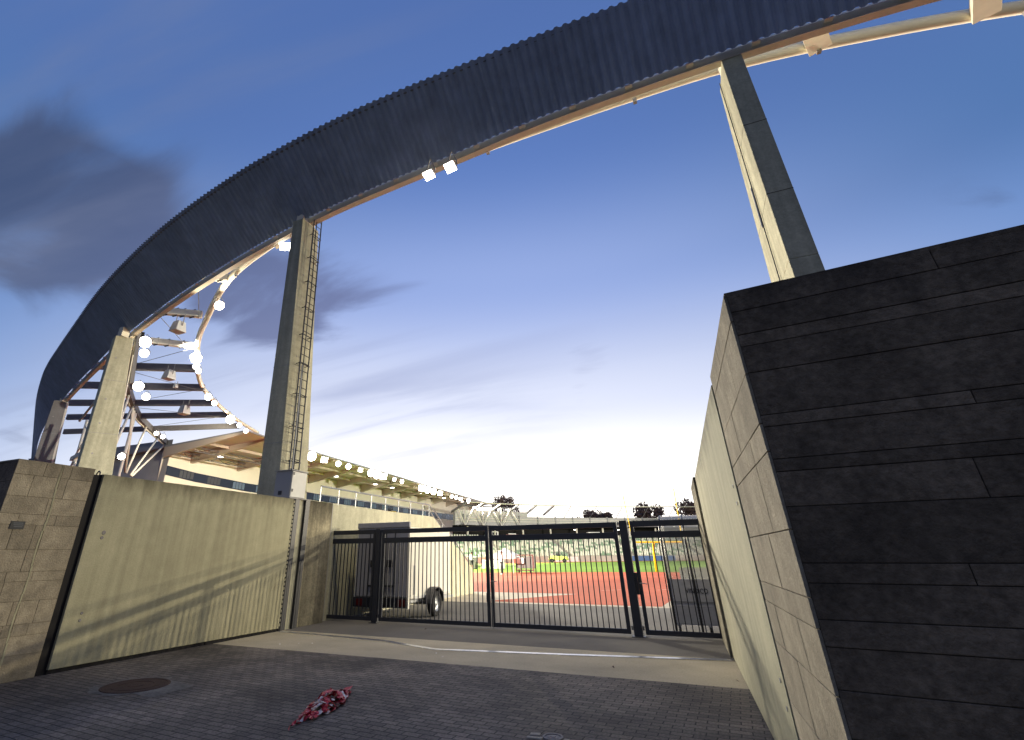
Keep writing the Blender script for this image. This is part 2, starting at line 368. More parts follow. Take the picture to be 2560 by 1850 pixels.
M_RIB = mat('roof_rib', (.50, .43, .36), .6)
M_WIN = mat('dark_window', (.020, .023, .03), .12, spec=.6)
M_WIN2 = mat('window_dim', (.055, .055, .058), .2, spec=.5)
M_WINB = mat('window_sky_tint', (.11, .15, .21), .15, spec=.6)  # sky reflection put into the base colour of the pane
M_STEP = mat('terrace_concrete', (.45, .43, .37), .85, noise=(2, .1))
M_SEATW = mat('white_seat', (.62, .61, .49), .5)
M_SEATG = mat('green_seat', (.20, .30, .19), .5)
M_DARKIN = mat('concourse_shade_tint', (.010, .009, .009), .9)  # near-black base colour stands in for the shade inside the concourse
M_CLAD = mat('grey_cladding', (.46, .45, .43), .6, noise=(.8, .08))
M_YELLOW = mat('yellow_paint', (.75, .50, .02), .5)
M_HIVIS = mat('lime_yellow_paint', (.60, .70, .12), .5)
M_WHITE = mat('white_fabric', (.82, .80, .76), .8)
M_REDFR = mat('red_frame', (.22, .09, .075), .6)
M_GREYB = mat('grey_board', (.22, .21, .20), .7)
M_BLUE = mat('blue_banner', (.06, .12, .26), .7)
M_IRON = mat('cast_iron', (.060, .032, .026), .7, metal=.1, noise=((6, .25), (40, .2)), bump=.4, bscale=60)
M_IRONG = mat('grey_cast_iron', (.20, .19, .19), .6, metal=.2, noise=(25, .2))
M_PATCH = mat('mortar_patch', (.17, .158, .135), .9, noise=((3, .35), (25, .3)), bump=.6, bscale=30)
M_SETT = mat('light_sett', (.36, .33, .28), .85, noise=(15, .2))
M_TAPER = mat('red_film', (.50, .012, .03), .35, spec=.6)
M_TAPEW = mat('white_film', (.80, .72, .72), .4, spec=.6)
M_DUGP = mat('dugout_panel', (.52, .53, .57), .55, noise=(10, .1))
M_GLASS = glass_mat('polycarbonate', (.80, .80, .72), .42)
M_LETTER = mat('dark_lettering', (.012, .012, .014), .6)
M_SIGN = mat('sign_dark', (.03, .032, .036), .5)
M_SIGNT = mat('sign_text_grey', (.11, .12, .13), .6)
M_LEAFD = mat('dark_leaves', (.19, .13, .11), .8, tone=.45)
M_BARK = mat('bark', (.06, .045, .03), .9)
M_SKIN = mat('skin', (.45, .27, .19), .6)
M_HAIR = mat('brown_hair', (.05, .025, .015), .7)

# ------------------------------------------------------------------ ground sheets
def sheet(name, pts, z, m, **k):
    mb = MB(); mb.quad(*[(x, y, z) for x, y in pts]); return struct(name, mb, m, recalc=False)
sheet('ground', [(-1500, -1500), (1500, -1500), (1500, 1500), (-1500, 1500)], -.016, M_EARTH)
sheet('paved_driveway', [(-30, -12), (14, -12), (14, 8.58), (-30, 8.58)], 0.0, M_PAVE)
sheet('concrete_apron', [(-9.6, 8.58), (.9, 8.58), (.9, 10.62), (-9.6, 10.62)], 0.0, M_APRON)
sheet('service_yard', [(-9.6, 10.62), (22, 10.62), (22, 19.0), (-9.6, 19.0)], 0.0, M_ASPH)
sheet('concrete_path', [(-14, 19.0), (40, 19.0), (40, 24.1), (-14, 24.1)], -.002, M_YARD)
sheet('running_track', [(-60, 24.1), (60, 24.1), (60, 130), (-60, 130)], -.004, M_TRACK)
sheet('track_runup', [(-7.7, 19.5), (-1.5, 19.4), (-1.2, 24.15), (-5.15, 24.15)], .002, M_TRACK)
gr = [(-42, 46.5), (-25, 47.6), (-18.3, 48.6), (-7, 51.7), (-2.4, 52.5), (6, 54), (20, 58), (45, 66), (45, 118), (6, 124), (-4.2, 119.5), (-14.8, 110.8), (-24.7, 102.2), (-29, 98.4), (-34, 90), (-42, 70)]
sheet('grass_pitch', gr, .0, M_GRASS)
for nm, a, b in (('track_marking', (-2.2, 27.5), (1.2, 33.0)), ('track_marking', (-4.6, 26.6), (-3.6, 27.4)), ('track_marking', (-14, 40), (8, 44))):
    a, b = Vector((*a, 0)), Vector((*b, 0)); n = Vector((-(b-a).y, (b-a).x, 0)).normalized()*.04
    mb = MB(); mb.quad(a-n, b-n, b+n, a+n); o = struct(nm, mb, M_LINE); o.location.z = .004

# drain / barrier sill across the apron
t = thing('barrier_sill_strip', 'bright worn steel strip let into the concrete apron before the gate', 'metal strip', (-4.8, 9.7, 0))
mb = MB(); pl = [(-9.25, 10.45), (-6.3, 10.18), (-4.85, 9.66), (-2.4, 10.05), (.2, 10.56)]
for (a, b), dz in zip(zip(pl, pl[1:]), (0, .001, .0005, .0015)):
    mb.bar((*a, .004+dz), (*b, .004+dz), .12, .008)
mb.build('steel_strip', M_RAIL, t)
# ------------------------------------------------------------------ stone walls
def ashlar(mb, O, U, N_, width, courses, rng, lip=.006, wmin=.5, wmax=1.5, z0=0.0, joint=.005, fixed=()):
    """individual stone blocks in irregular courses, standing lip proud of the backing"""
    O, U, N_ = Vector(O), Vector(U).normalized(), Vector(N_).normalized(); z = z0
    for h in courses:
        x = 0.0
        cuts = []
        while True:
            w = rng.uniform(wmin, wmax); 
            if x+w > width-.25: cuts.append((x, width)); break
            cuts.append((x, x+w)); x += w
        cc = []
        for a, b in cuts:
            for f in fixed:
                if a+.08 < f < b-.08: cc.append((a, f)); a = f
            cc.append((a, b))
        for a, b in cc:
            l = lip+rng.uniform(-.0015, .0015); c = O+U*((a+b)/2)+N_*(l/2)+Vector((0, 0, z+h/2))
            mb.obox(c, U*((b-a)/2-joint/2), N_*(l/2+.004), Vector((0, 0, h/2-joint/2)), tone=min(1, max(0, rng.gauss(.5, .24))))
        z += h
rng = random.Random(11)
COUR = [.30, .26, .17, .33, .24, .12, .28, .36, .14, .27, .31, .17]
ks = sum(COUR)
# --- right wall: corner close to the camera, dark street face and lit reveal
RC = Vector((.395, 2.91, 0)); RU = Vector((-.0309, .9995, 0)); RF = Vector((.9935, -.114, 0)); RN = Vector((-.9995, -.0309, 0)); RFN = Vector((-.114, -.9935, 0))
t = thing('stone_wall', 'tall dark weathered stone wall with pale lit end face, filling the right of the picture', 'wall', tuple(RC))
H = 2.935; a = RC-RN*.007-RFN*.007+RF*0.0
p = [a, a+RF*11, a+RF*11+RU*1.56, a+RU*1.545]
MB().hexa([(q.x, q.y, -.2) for q in p]+[(q.x, q.y, H-.01) for q in p]).build('wall_core', M_MORTARF, t)
mb = MB(); cr = [c*(H)/ks for c in COUR]
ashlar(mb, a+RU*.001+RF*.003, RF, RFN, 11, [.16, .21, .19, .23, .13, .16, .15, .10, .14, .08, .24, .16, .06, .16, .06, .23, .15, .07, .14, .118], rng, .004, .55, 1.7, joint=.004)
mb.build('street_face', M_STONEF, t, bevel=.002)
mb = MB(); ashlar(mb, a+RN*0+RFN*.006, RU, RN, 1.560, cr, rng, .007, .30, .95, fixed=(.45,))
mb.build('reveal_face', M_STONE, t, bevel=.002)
q = [a+RFN*.007+RN*.006, a+RF*11+RFN*.007, a+RF*11+RU*1.56, a+RU*1.55+RN*.006]
MB().hexa([(v.x, v.y, H-.012) for v in q]+[(v.x, v.y, H+.012) for v in q]).build('coping', M_STONEF, t)
# sliding flood panel of the right reveal and the pier behind it
def along(s, off=0.0): return RC+RU*s+RN*off
def slab(mb, s0, s1, o0, o1, z0, z1, tone=.5):
    a, b, c, d = along(s0, o1), along(s0, o0), along(s1, o0), along(s1, o1)
    return mb.hexa([(q.x, q.y, z0) for q in (a, b, c, d)]+[(q.x, q.y, z1) for q in (a, b, c, d)], tone)
t = thing('sliding_flood_gate', 'smooth pale flood gate panel recessed along the right wall, dark joint at its near edge', 'flood panel', tuple(along(4.7)))
mb = MB(); slab(mb, 1.70, 7.78, -.30, .0, .03, 2.90); mb.build('panel', M_PANEL, t, bevel=.006)
mb = MB(); slab(mb, 1.60, 1.70, -.30, -.05, 0.0, 2.86); slab(mb, 7.79, 7.90, -.30, -.04, 0, 2.90); mb.each('joint_seal', M_GAP, t)
mb = MB()
for z in (.62, .78, 1.95, 2.08):
    c = along(1.84, .004); mb.lathe((c.x, c.y, z), RN, [(0, .016), (.004, .014), (.004, 0)], 10)
mb.each('bolt_cover', M_CABG, t)
t = thing('stone_wall', 'narrow strip of pale wall beyond the right flood panel, running up to the gate', 'wall', tuple(along(8.9)))
mb = MB(); slab(mb, 7.91, 9.9, -.6, .035, -.1, 2.90); mb.build('wall_body', M_PIER, t)
# --- left wall
LX = -9.3; LC = Vector((LX, 4.2, 0)); LF = Vector((-.998, .04, 0))
t = thing('stone_wall', 'warm lit sandstone block wall with small dark plaque at the left edge of the picture', 'wall', tuple(LC))
p = [Vector((LX-.007, 4.207, 0)), Vector((LX-.007, 5.36, 0)), Vector((LX-14, 5.9, 0)), Vector((LX-14, 4.78, 0))]
MB().hexa([(q.x, q.y, -.2) for q in p]+[(q.x, q.y, 2.965) for q in p]).build('wall_core', M_MORTAR, t)
mb = MB(); LC2 = [c*2.97/ks for c in [.32, .24, .15, .30, .26, .13, .30, .34, .15, .25, .31, .20]]
ashlar(mb, (LX-.007, 4.2, 0), (0, 1, 0), (1, 0, 0), 1.16, LC2, random.Random(5), .007, .22, .62, fixed=(.66,))
mb.build('reveal_face', M_STONE, t, bevel=.002)
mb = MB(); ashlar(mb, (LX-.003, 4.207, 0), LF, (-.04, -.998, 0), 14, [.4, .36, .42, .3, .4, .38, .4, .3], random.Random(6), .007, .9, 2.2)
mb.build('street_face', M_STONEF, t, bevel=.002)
MB().box(LX-.6, LX+.004, 4.2, 5.362, 2.963, 2.985).build('coping', M_STONE, t)
mb = MB()
for k in range(24):                                   # raised mortar seam
    z0 = k*.1237; mb.box(LX, LX+.007+.003*rng.random(), 4.848+.012*math.sin(k*.8)-.012, 4.848+.012*math.sin(k*.8)+.008+.006*rng.random(), z0, z0+.1237)
mb.build('mortar_seam', M_PANEL, t)
t = thing('wall_plaque', 'small dark lettered plaque fixed to the sandstone wall at the left', 'plaque', (LX, 4.475, 2.05))
MB().box(LX+.004, LX+.014, 4.385, 4.57, 1.99, 2.10).build('plate', M_SIGN, t)
mb = MB()
for z, a, b in ((2.075, 4.415, 4.545), (2.05, 4.42, 4.555), (2.025, 4.43, 4.545)): mb.box(LX+.0135, LX+.016, a, b, z-.006, z+.006)
mb.build('text_lines', M_SIGNT, t)
t = thing('sliding_flood_gate', 'large smooth pale flood gate panel on the left wall with gate shadow across it', 'flood panel', (LX, 7.9, 0))
MB().box(LX-.30, LX, 5.53, 10.42, .06, 2.92).build('panel', M_PANEL, t, bevel=.006)
MB().box(LX-.30, LX-.05, 5.37, 5.53, 0, 2.90).build('joint_seal', M_GAP, t)
mb = MB(); mb.box(LX-.28, LX-.03, 5.53, 8.4, 0, .06); mb.box(LX-.28, LX-.01, 8.4, 9.0, 0.0, .055); mb.box(LX-.28, LX-.03, 9.0, 10.42, 0, .06); mb.each('base_seal', M_GAP, t)
mb = MB(); mb.tube([(LX-.12+.05*math.cos(a), 5.50, 2.9+.075*math.sin(a)) for a in [math.pi*k/8 for k in range(9)]], .012, 6); mb.build('lifting_eye', M_BLACK, t)
mb = MB()
for y, z, r in ((5.80, 1.98, .035), (5.79, 1.90, .028), (5.80, .78, .022), (5.80, .68, .022)): mb.lathe((LX+.0, y, z), (1, 0, 0), [(0, r), (.006, r*.9), (.006, 0)], 10)
mb.each('bolt_cover', M_IRONG, t)
t = thing('steel_guide_channel', 'dark upright steel guide channel with perforated strip at the end of the left panel', 'guide channel', (LX, 10.75, 0))
MB().box(LX-.3, LX-.02, 10.425, 10.50, 0, 2.93).build('seal_strip', M_GAP, t)
mb = MB()
for k in range(30): mb.box(LX-.025, LX-.012, 10.445, 10.475, .1+k*.094, .1+k*.094+.055)
mb.each('perforation', M_CONC, t)
mb = MB(); mb.box(LX-.3, LX-.02, 10.51, 10.66, 0, 2.93); mb.box(LX-.3, LX+.01, 10.88, 11.04, 0, 2.93); mb.each('channel', M_BLACK, t)
MB().box(LX-.3, LX-.06, 10.665, 10.875, 0, 2.92).build('filler_strip', M_CONC, t)
t = thing('gate_pier', 'weathered stained concrete pier between the left channel and the gate', 'pier', (LX, 11.6, 0))
MB().box(LX-.6, LX-.08, 11.05, 12.14, -.1, 2.95).build('pier_body', M_PIER, t, bevel=.008)
t = thing('backing_wall', 'low flood wall carrying the grey cabinet behind the left panel', 'wall', (-9.9, 8, 0))
mb = MB(); mb.box(-10.35, LX-.31, 5.95, 12.14, -.1, 2.90); mb.build('wall_body', M_CONCG, t)

# cabinet on the wall top
t = thing('control_cabinet', 'light grey electrical cabinet standing on the wall by the ladder column', 'cabinet', (-9.65, 10.6, 2.95))
MB().box(-9.93, -9.40, 10.32, 10.90, 2.955, 3.63).build('housing', M_CABG, t, bevel=.006)
MB().box(-9.398, -9.375, 10.335, 10.885, 2.975, 3.615).build('door', M_CAB, t, bevel=.004)
MB().box(-9.96, -9.36, 10.29, 10.92, 3.632, 3.65).build('lid', M_CABG, t)
for z in (3.10, 3.52): MB().box(-9.374, -9.36, 10.36, 10.40, z, z+.07).build('lock', M_BLACK, t)
MB().box(-9.78, -9.66, 10.312, 10.319, 3.03, 3.13).build('vent', M_BLACK, t)
MB().box(-10.0, -9.30, 10.25, 11.05, 2.925, 2.953).build('base_plate', M_CONCG, t)

# ------------------------------------------------------------------ steel gate in the plane y = 12.6
GY = 12.6
def gate_leaf(name, label, x0, x1, ztop=2.235, stile=.08, thin=False, handle=None):
    t = thing(name, label, 'gate', ((x0+x1)/2, GY, 0)); d = .03
    mb = MB()
    mb.box(x0, x0+stile, GY-d, GY+d, .045, ztop); mb.box(x1-stile, x1, GY-d, GY+d, .045, ztop)
    for z0, z1 in ((.045, .135), (1.89, 2.02), (2.125, ztop)): mb.box(x0+stile, x1-stile, GY-d+.002, GY+d-.002, z0, z1)
    mb.build('frame', M_GATE, t, bevel=.004)
    n = max(3, round((x1-x0-2*stile)/.118)); mb = MB()
    for k in range(1, n):
        x = x0+stile+(x1-x0-2*stile)*k/n; mb.box(x-.010, x+.010, GY-.010, GY+.010, .13, 1.895)
    mb.build('bars', M_GATE, t)
    if handle is not None:
        hx, sd = handle
        MB().box(hx-.025, hx+.025, GY-.05, GY-.031, .86, 1.10).build('lock_case', M_BLACK, t, bevel=.004)
        mb = MB(); mb.tube([(hx, GY-.05, 1.0), (hx, GY-.085, 1.0), (hx+.06*sd, GY-.09, 1.0), (hx+.15*sd, GY-.09, .985)], .009, 8); mb.build('handle', M_GALV, t)
    return t
t = gate_leaf('gate_section', 'narrow fixed barred gate section beside the stained pier on the left', -9.72, -8.16, stile=.07)
t = gate_leaf('gate_leaf', 'wide left gate leaf of dark bars, in front of the white box trailer', -7.93, -4.815, handle=None)
MB().box(-4.90, -4.82, GY-.045, GY-.032, .55, .75).build('bolt_plate', M_BLACK, t)
t = gate_leaf('gate_leaf', 'wide right gate leaf of dark bars, in front of the running track', -4.785, -1.66, handle=(-4.745, 1))
mb = MB(); mb.tube([(-4.75, GY-.045, -.01), (-4.75, GY-.045, .62)], .009, 8); mb.build('drop_bolt', M_GALV, t)
t = gate_leaf('pedestrian_gate', 'narrow barred pedestrian gate at the right wall, grey dugout behind it', -1.365, .11, ztop=2.245, stile=.075, handle=(-1.33, 1))
mb = MB()
for k in range(44): x = -1.30+k*.0315; mb.obox((x, GY, 2.255), (.006, 0, 0), (0, .02, 0), (0, 0, .012))
mb.build('comb_strip', M_BLACK, t)
MB().box(-1.43, -1.37, GY-.05, GY+.05, .78, 1.20).build('lock_box', M_BLACK, t)
for lab, x, w, ztop in (('slim dark gate post against the stained pier', -9.81, .16, 1.95), ('dark square gate post between narrow fixed section and wide left leaf', -8.05, .15, 2.25), ('thick dark gate post between wide right leaf and pedestrian gate', -1.51, .17, 2.26)):
    t = thing('gate_post', lab, 'gate post', (x, GY, 0), 'posts of the steel gate')
    MB().box(x-w/2, x+w/2, GY-.075, GY+.075, -.05, ztop).build('post', M_GATE, t, bevel=.006)
    if x > -9: MB().box(x-w/2-.05, x+w/2+.05, GY-.12, GY+.12, 0.0, .012).build('base_plate', M_GATE, t)
    if x > -9:
        for sx in ((-1, 1) if x > -5 else (1,)):
            mb = MB(); mb.tube([(x+sx*(w/2+.028), GY-.02, z) for z in (ztop-.10, ztop-.03)], .02, 8); mb.tube([(x+sx*(w/2+.028), GY-.02, z) for z in (.12, .2)], .02, 8)
            mb.each('hinge', M_GALV if x > -5 else M_GATE, t)

# ------------------------------------------------------------------ columns under the roof ring
t = thing('concrete_column', 'tall tapering concrete column with black ladder, rising behind the grey cabinet', 'column', (-10.8, 11.5, 0))
def lerp3(a, b, f): return tuple(a[i]+(b[i]-a[i])*f for i in range(3))
b1 = [(-11.14, 10.92, 3.1), (-10.37, 10.94, 3.1), (-10.38, 12.16, 3.1), (-11.14, 12.16, 3.1)]
t1 = [(-11.39, 10.88, 12.72), (-10.93, 10.88, 12.72), (-10.93, 11.76, 12.72), (-11.39, 11.76, 12.72)]
f = -3.1/9.62; b0 = [lerp3(b, q, f) for b, q in zip(b1, t1)]
MB().hexa(b0+t1).build('shaft', M_CONC, t, bevel=.02)
def hoop(bq, tq, f, e=.004, h=.012):
    lo = [Vector(lerp3(b, q, f)) for b, q in zip(bq, tq)]; c = sum(lo, Vector())/4
    lo = [v+(v-c).normalized()*e for v in lo]; return [tuple(v) for v in lo]+[tuple(v+Vector((0, 0, h))) for v in lo]
mb = MB(); [mb.hexa(hoop(b0, t1, f)) for f in (.36, .55, .74, .92)]; mb.each('pour_joint', M_CONCG, t)
mb = MB()
for f, y in ((.45, .25), (.58, .25), (.70, .25), (.82, .25), (.95, .25)):
    p = Vector(lerp3(b0[1], t1[1], f)); mb.lathe((p.x-.002, p.y+.28, p.z), (1, 0, .05), [(0, .035), (.006, .03), (.006, 0)], 10)
mb.each('tie_hole', M_CONCG, t)
# ladder bolted to the inner face
la0, la1 = Vector((-10.20, 10.95+.33, 3.70)), Vector((-10.74, 11.36+.10, 13.05)); lw = Vector((0, .40, 0))
mb = MB(); mb.tube([la0-lw/2, la1-lw/2], .022, 6); mb.tube([la0+lw/2, la1+lw/2], .022, 6); mb.build('ladder_rail', M_BLACK, t)
mb = MB()
for k in range(34):
    p = la0.lerp(la1, (k+.5)/34); mb.tube([p-lw/2, p+lw/2], .013, 5)
mb.each('ladder_rung', M_BLACK, t)
mb = MB()
for k in range(9):
    p = la0.lerp(la1, (k+.35)/9.2)
    for s_ in (-1, 1): mb.tube([p+lw/2*s_+Vector((-.16, 0, 0)), p+lw/2*s_, ], .014, 5)
    mb.tube([p-lw*.62, p+lw*.62], .016, 5)
mb.each('ladder_bracket', M_BLACK, t)
mb = MB(); pts = [la0+Vector((.02, -.10, -.05))] + [la0.lerp(la1, k/9)+Vector((.02+.012*math.sin(k*2.1), -.06+.02*math.sin(k*1.3), 0)) for k in range(10)]
mb.tube(pts, .018, 6); mb.build('cable', M_BLACK, t)
mb = MB(); mb.tube([la0.lerp(la1, f)+Vector((.0, -.085, 0)) for f in (0, .36)], .024, 8); mb.build('conduit', M_GALV, t)
mb = MB(); mb.tube([la0+Vector((.03, -.08, .12)), la0+Vector((.10, -.10, 0)), (-9.95, 10.9, 3.64)], .014, 6); mb.build('red_cable', M_REDFR, t)
MB().box(-11.30, -10.98, 10.95, 11.6, 12.72, 13.05).build('bearing', M_TAN, t)

t = thing('concrete_column', 'leaning concrete column rising behind the dark wall, thin cable on its pale side', 'column', (2.9, 11.2, 0))
t2 = [(2.77, 10.42, 12.8), (3.22, 10.42, 12.8), (3.22, 11.42, 12.8), (2.77, 11.42, 12.8)]
m2 = [(2.69, 10.42, 6.9), (3.205, 10.42, 6.9), (3.205, 12.42, 6.9), (2.69, 12.42, 6.9)]
f = -6.9/5.9; b2 = [(2.62, 10.42, 0), (3.19, 10.42, 0), (3.19, 12.9, 0), (2.62, 12.9, 0)]
t2b = [(x, y, 13.15) for x, y in ((2.79, 10.46), (3.2, 10.46), (3.2, 11.0), (2.79, 11.0))]
mb = MB(); mb.hexa(b2+m2); mb.hexa([(x, y, z+.0005) for x, y, z in m2]+t2); mb.build('shaft', M_CONC, t, bevel=.015)
MB().hexa([(x, y, 12.802) for x, y, z in t2b]+t2b).build('bearing', M_TAN, t)
mb = MB(); [mb.hexa(hoop(m2, t2, f)) for f in (.28, .62)]; mb.each('pour_joint', M_MORTARF, t)
mb = MB(); mb.tube([(2.742, 11.10, 12.75), (2.71, 11.17, 10.6), (2.685, 11.3, 8.6), (2.65, 11.42, 6.4)], .012, 6); mb.build('cable', M_BLACK, t)
mb = MB(); mb.tube([(2.69, 11.28, 9.4), (2.665, 11.33, 8.3)], .02, 6); mb.build('cable_guard', M_GALV, t)

def face_column(label, face, thick, m, extras=None, radial=Vector((.34, .94, 0))):
    """column from its visible side face (4 corners: bottom near, bottom far, top far, top near) and its thickness vector"""
    t = thing('concrete_column', label, 'column', (face[0][0], face[0][1], 0)); th = Vector(thick)
    bn, bf, tf, tn = map(Vector, face)
    kn = bn.z/(tn.z-bn.z); kf = bf.z/(tf.z-bf.z)
    bn0 = bn-(tn-bn)*kn; bf0 = bf-(tf-bf)*kf
    MB().hexa([bn0+th, bn0, bf0, bf0+th, tn+th, tn, tf, tf+th]).build('shaft', m, t, bevel=.03)
    mb = MB()
    for f in (.33, .58, .80):
        q = [bn0.lerp(tn, f)+th, bn0.lerp(tn, f), bf0.lerp(tf, f), bf0.lerp(tf, f)+th]; c = sum(q, Vector())/4
        q = [v+(v-c).normalized()*.006 for v in q]; mb.hexa(q+[v+Vector((0, 0, .018)) for v in q])
    mb.each('pour_joint', M_CONCG, t)
    mb = MB(); n = (bf-bn).cross(tn-bn).normalized(); n = n if n.dot(EYE-bn) > 0 else -n
    for f in (.5, .62, .72, .9):
        p = bn0.lerp(tn, f).lerp(bf0.lerp(tf, f), .3); mb.lathe(p-n*.003, n, [(0, .05), (.008, .045), (.008, 0)], 10)
    mb.each('tie_hole', M_CONCG, t)
    return t
t = face_column('broad pale lit concrete column behind the left sandstone wall', [(-26.57, 14.47, 5.58), (-26.06, 15.87, 5.45), (-26.33, 15.13, 12.54), (-26.61, 14.35, 12.46)], (-.66, .24, 0), M_CONC)
mb = MB(); mb.box(-26.75, -26.4, 14.5, 14.9, 12.47, 13.0); mb.build('bearing', M_CREAM, t)
bk = [Vector((-26.27, 15.60, 10.1)), Vector((-26.42, 15.32, 13.0))]
MB().hexa([bk[0]+Vector((-.25, .02, 0)), bk[0]+Vector((.0, -.02, 0)), bk[0]+Vector((.04, .17, 0)), bk[0]+Vector((-.20, .20, 0)), bk[1]+Vector((-.25, .02, 0)), bk[1]+Vector((.0, -.02, 0)), bk[1]+Vector((.04, .17, 0)), bk[1]+Vector((-.20, .20, 0))]).build('rear_post', M_BEAMG, t)
mb = MB(); mb.tube([(-26.2, 15.6, 8.0), (-26.3, 15.35, 11.6)], .03, 6); mb.build('down_pipe', M_WHITEST, t)
t = face_column('grey concrete column farthest left, partly hidden by the roof cladding', [(-43.74, 20.66, 8.29), (-43.16, 21.84, 8.13), (-43.40, 21.36, 12.78), (-43.75, 20.64, 12.73)], (-.8, .39, 0), M_CONCD)
mb = MB(); mb.hexa([(-43.75, 21.0, 12.74), (-43.4, 21.05, 12.74), (-43.45, 21.3, 12.74), (-43.8, 21.25, 12.74), (-43.75, 21.0, 13.3), (-43.4, 21.05, 13.3), (-43.45, 21.3, 13.3), (-43.8, 21.25, 13.3)]); mb.build('bearing', M_CREAM, t)
mb = MB(); mb.hexa([(-43.14, 21.86, 4), (-43.08, 21.98, 4), (-43.5, 22.2, 4), (-43.6, 22.1, 4), (-43.38, 21.38, 12.7), (-43.33, 21.48, 12.7), (-43.7, 21.7, 12.7), (-43.8, 21.6, 12.7)]); mb.build('edge_strip', M_WHITEST, t)  # pale strip stands in for the lamplit inner face of the column

# ------------------------------------------------------------------ roof ring
LOW = [(14, 11.2), (11.2, 10.86), (8.52, 10.6), (6.07, 10.36), (2.65, 10.20), (-1.63, 10.24), (-4.48, 10.46), (-7.5, 10.70), (-10.2, 10.98), (-13.73, 11.60), (-16.29, 12.14), (-19.74, 12.98), (-23.28, 13.96), (-27.98, 15.42), (-33.12, 17.24), (-38.67, 19.26), (-44.33, 21.44), (-51.38, 24.36), (-60.19, 28.3), (-72, 34.2), (-86, 42)]
UP = [(14.5, 10.6), (11, 9.96), (7.6, 9.60), (4.4, 9.38), (1.14, 9.22), (-0.84, 9.13), (-3.81, 9.05), (-6.58, 9.03), (-8.99, 9.12), (-11.94, 9.39), (-14.09, 9.70), (-16.9, 10.22), (-19.84, 10.90), (-23.59, 11.95), (-27.56, 13.22), (-32.26, 14.94), (-37.43, 16.86), (-41.7, 18.49), (-45.68, 20.2), (-52.72, 23.52), (-65.0, 29.7), (-86.03, 40.35)]
ZL, ZU = 12.83, 14.67
ring = thing('stadium_roof_ring', 'curved stadium roof edge of dark ribbed cladding sweeping overhead across the sky', 'stadium roof', (0, 10.2, 12.8))
low = spline([(x, y, ZL) for x, y in LOW], .06); 
upc = spline([(x, y, ZU) for x, y in UP], .2)
ux = np.array([p.x for p in upc])[::-1]; uy = np.array([p.y for p in upc])[::-1]
def inward(P, i):
    d = (P[min(i+1, len(P)-1)]-P[max(i-1, 0)]).normalized(); return Vector((d.y, -d.x, 0)) if (Vector((d.y, -d.x, 0))).dot(Vector((0, 1, 0))) > 0 else Vector((-d.y, d.x, 0))
mb = MB(); PITCH_N = 4; row = []
for i, p in enumerate(low):
    n = inward(low, i); k = i % PITCH_N; dep = (0, .055, .055, 0)[k]
    # matching point of the upper edge along the outward normal
    q = p-n*1.25
    for _ in range(3):
        yy = float(np.interp(q.x, ux, uy)); off = (p.y-yy)/max(n.y, .2); q = p-n*off
    row.append((p-n*dep, Vector((q.x, q.y, ZU))-n*dep, n))
iv = len(mb.v)
for a, b, n in row: mb.v += [tuple(a), tuple(b)]
for i in range(len(row)-1):
    mb.f.append((2*i, 2*i+2, 2*i+3, 2*i+1)); mb.t.append(.5); mb.m.append(0)
o = mb.build('cladding', M_FASCIA, ring); so = o.modifiers.new('thick', 'SOLIDIFY'); so.thickness = .004; so.offset = 0
lo2 = spline([(x, y, ZL) for x, y in LOW], .5)
def offcurve(P, d, z): return [Vector((p.x, p.y, 0))+inward(P, i)*d+Vector((0, 0, z)) for i, p in enumerate(P)]
def ribbon_box(mb, P, d0, d1, z0, z1):
    a = offcurve(P, d0, z0); b = offcurve(P, d1, z0); iv = len(mb.v)
    for p, q in zip(a, b): mb.v += [tuple(p), tuple(q), (q.x, q.y, z1), (p.x, p.y, z1)]
    for i in range(len(P)-1):
        for j in range(4):
            mb.f.append((iv+4*i+j, iv+4*i+(j+1) % 4, iv+4*i+4+(j+1) % 4, iv+4*i+4+j)); mb.t.append(.5); mb.m.append(0)
def ribbon_quad(mb, P, prof):
    cur = [offcurve(P, d, z) for d, z in prof]; n = len(prof); iv = len(mb.v)
    for i in range(len(P)): mb.v += [tuple(c[i]) for c in cur]
    for i in range(len(P)-1):
        for j in range(n): mb.f.append((iv+n*i+j, iv+n*i+(j+1) % n, iv+n*i+n+(j+1) % n, iv+n*i+n+j)); mb.t.append(.5); mb.m.append(0)
mb = MB(); ribbon_quad(mb, lo2, [(.20, ZL-.02), (.38, ZL-.02), (.38, ZL+.30), (.12, ZL+.18), (.10, ZL+.10)]); mb.build('edge_beam', M_EDGE, ring)  # outer face sloped downwards to take more bounce from the ground
mb = MB(); ribbon_box(mb, lo2, .19, .395, ZL-.045, ZL-.021); mb.build('beam_flange', M_TAN, ring)
mb = MB(); acc = 0
for i in range(0, len(lo2), 3):
    n = inward(lo2, i); p = lo2[i]; mb.bar(p+n*.03+Vector((0, 0, .05)), p+n*.19+Vector((0, 0, .05)), .18, .05)
mb.each('cladding_bracket', M_WHITEST, ring)
mb = MB(); up2 = spline([(x, y, ZU) for x, y in UP], .5); ribbon_box(mb, up2, .06, .14, ZU-.12, ZU-.02); mb.build('top_rail', M_BEAMG, ring)
TUBE = [(16, 15.2), (12.6, 13.5), (9.59, 12.60), (6.56, 11.88), (3.4, 11.33), (.5, 11.20), (-3, 11.22), (-6.8, 11.35), (-10.41, 11.66), (-13.53, 12.32), (-17.76, 13.72), (-22.11, 16.21), (-26.56, 19.25), (-32.91, 25.1), (-37.72, 32.5), (-40.68, 38.74)]
tub = spline([(x, y, 13.48) for x, y in TUBE], .5)
mb = MB(); mb.tube(tub, .16, 10); mb.build('inner_tube', M_CREAM, ring, smooth=True)
mb = MB(); P2 = [p for p in tub if -20 < p.x < 16]
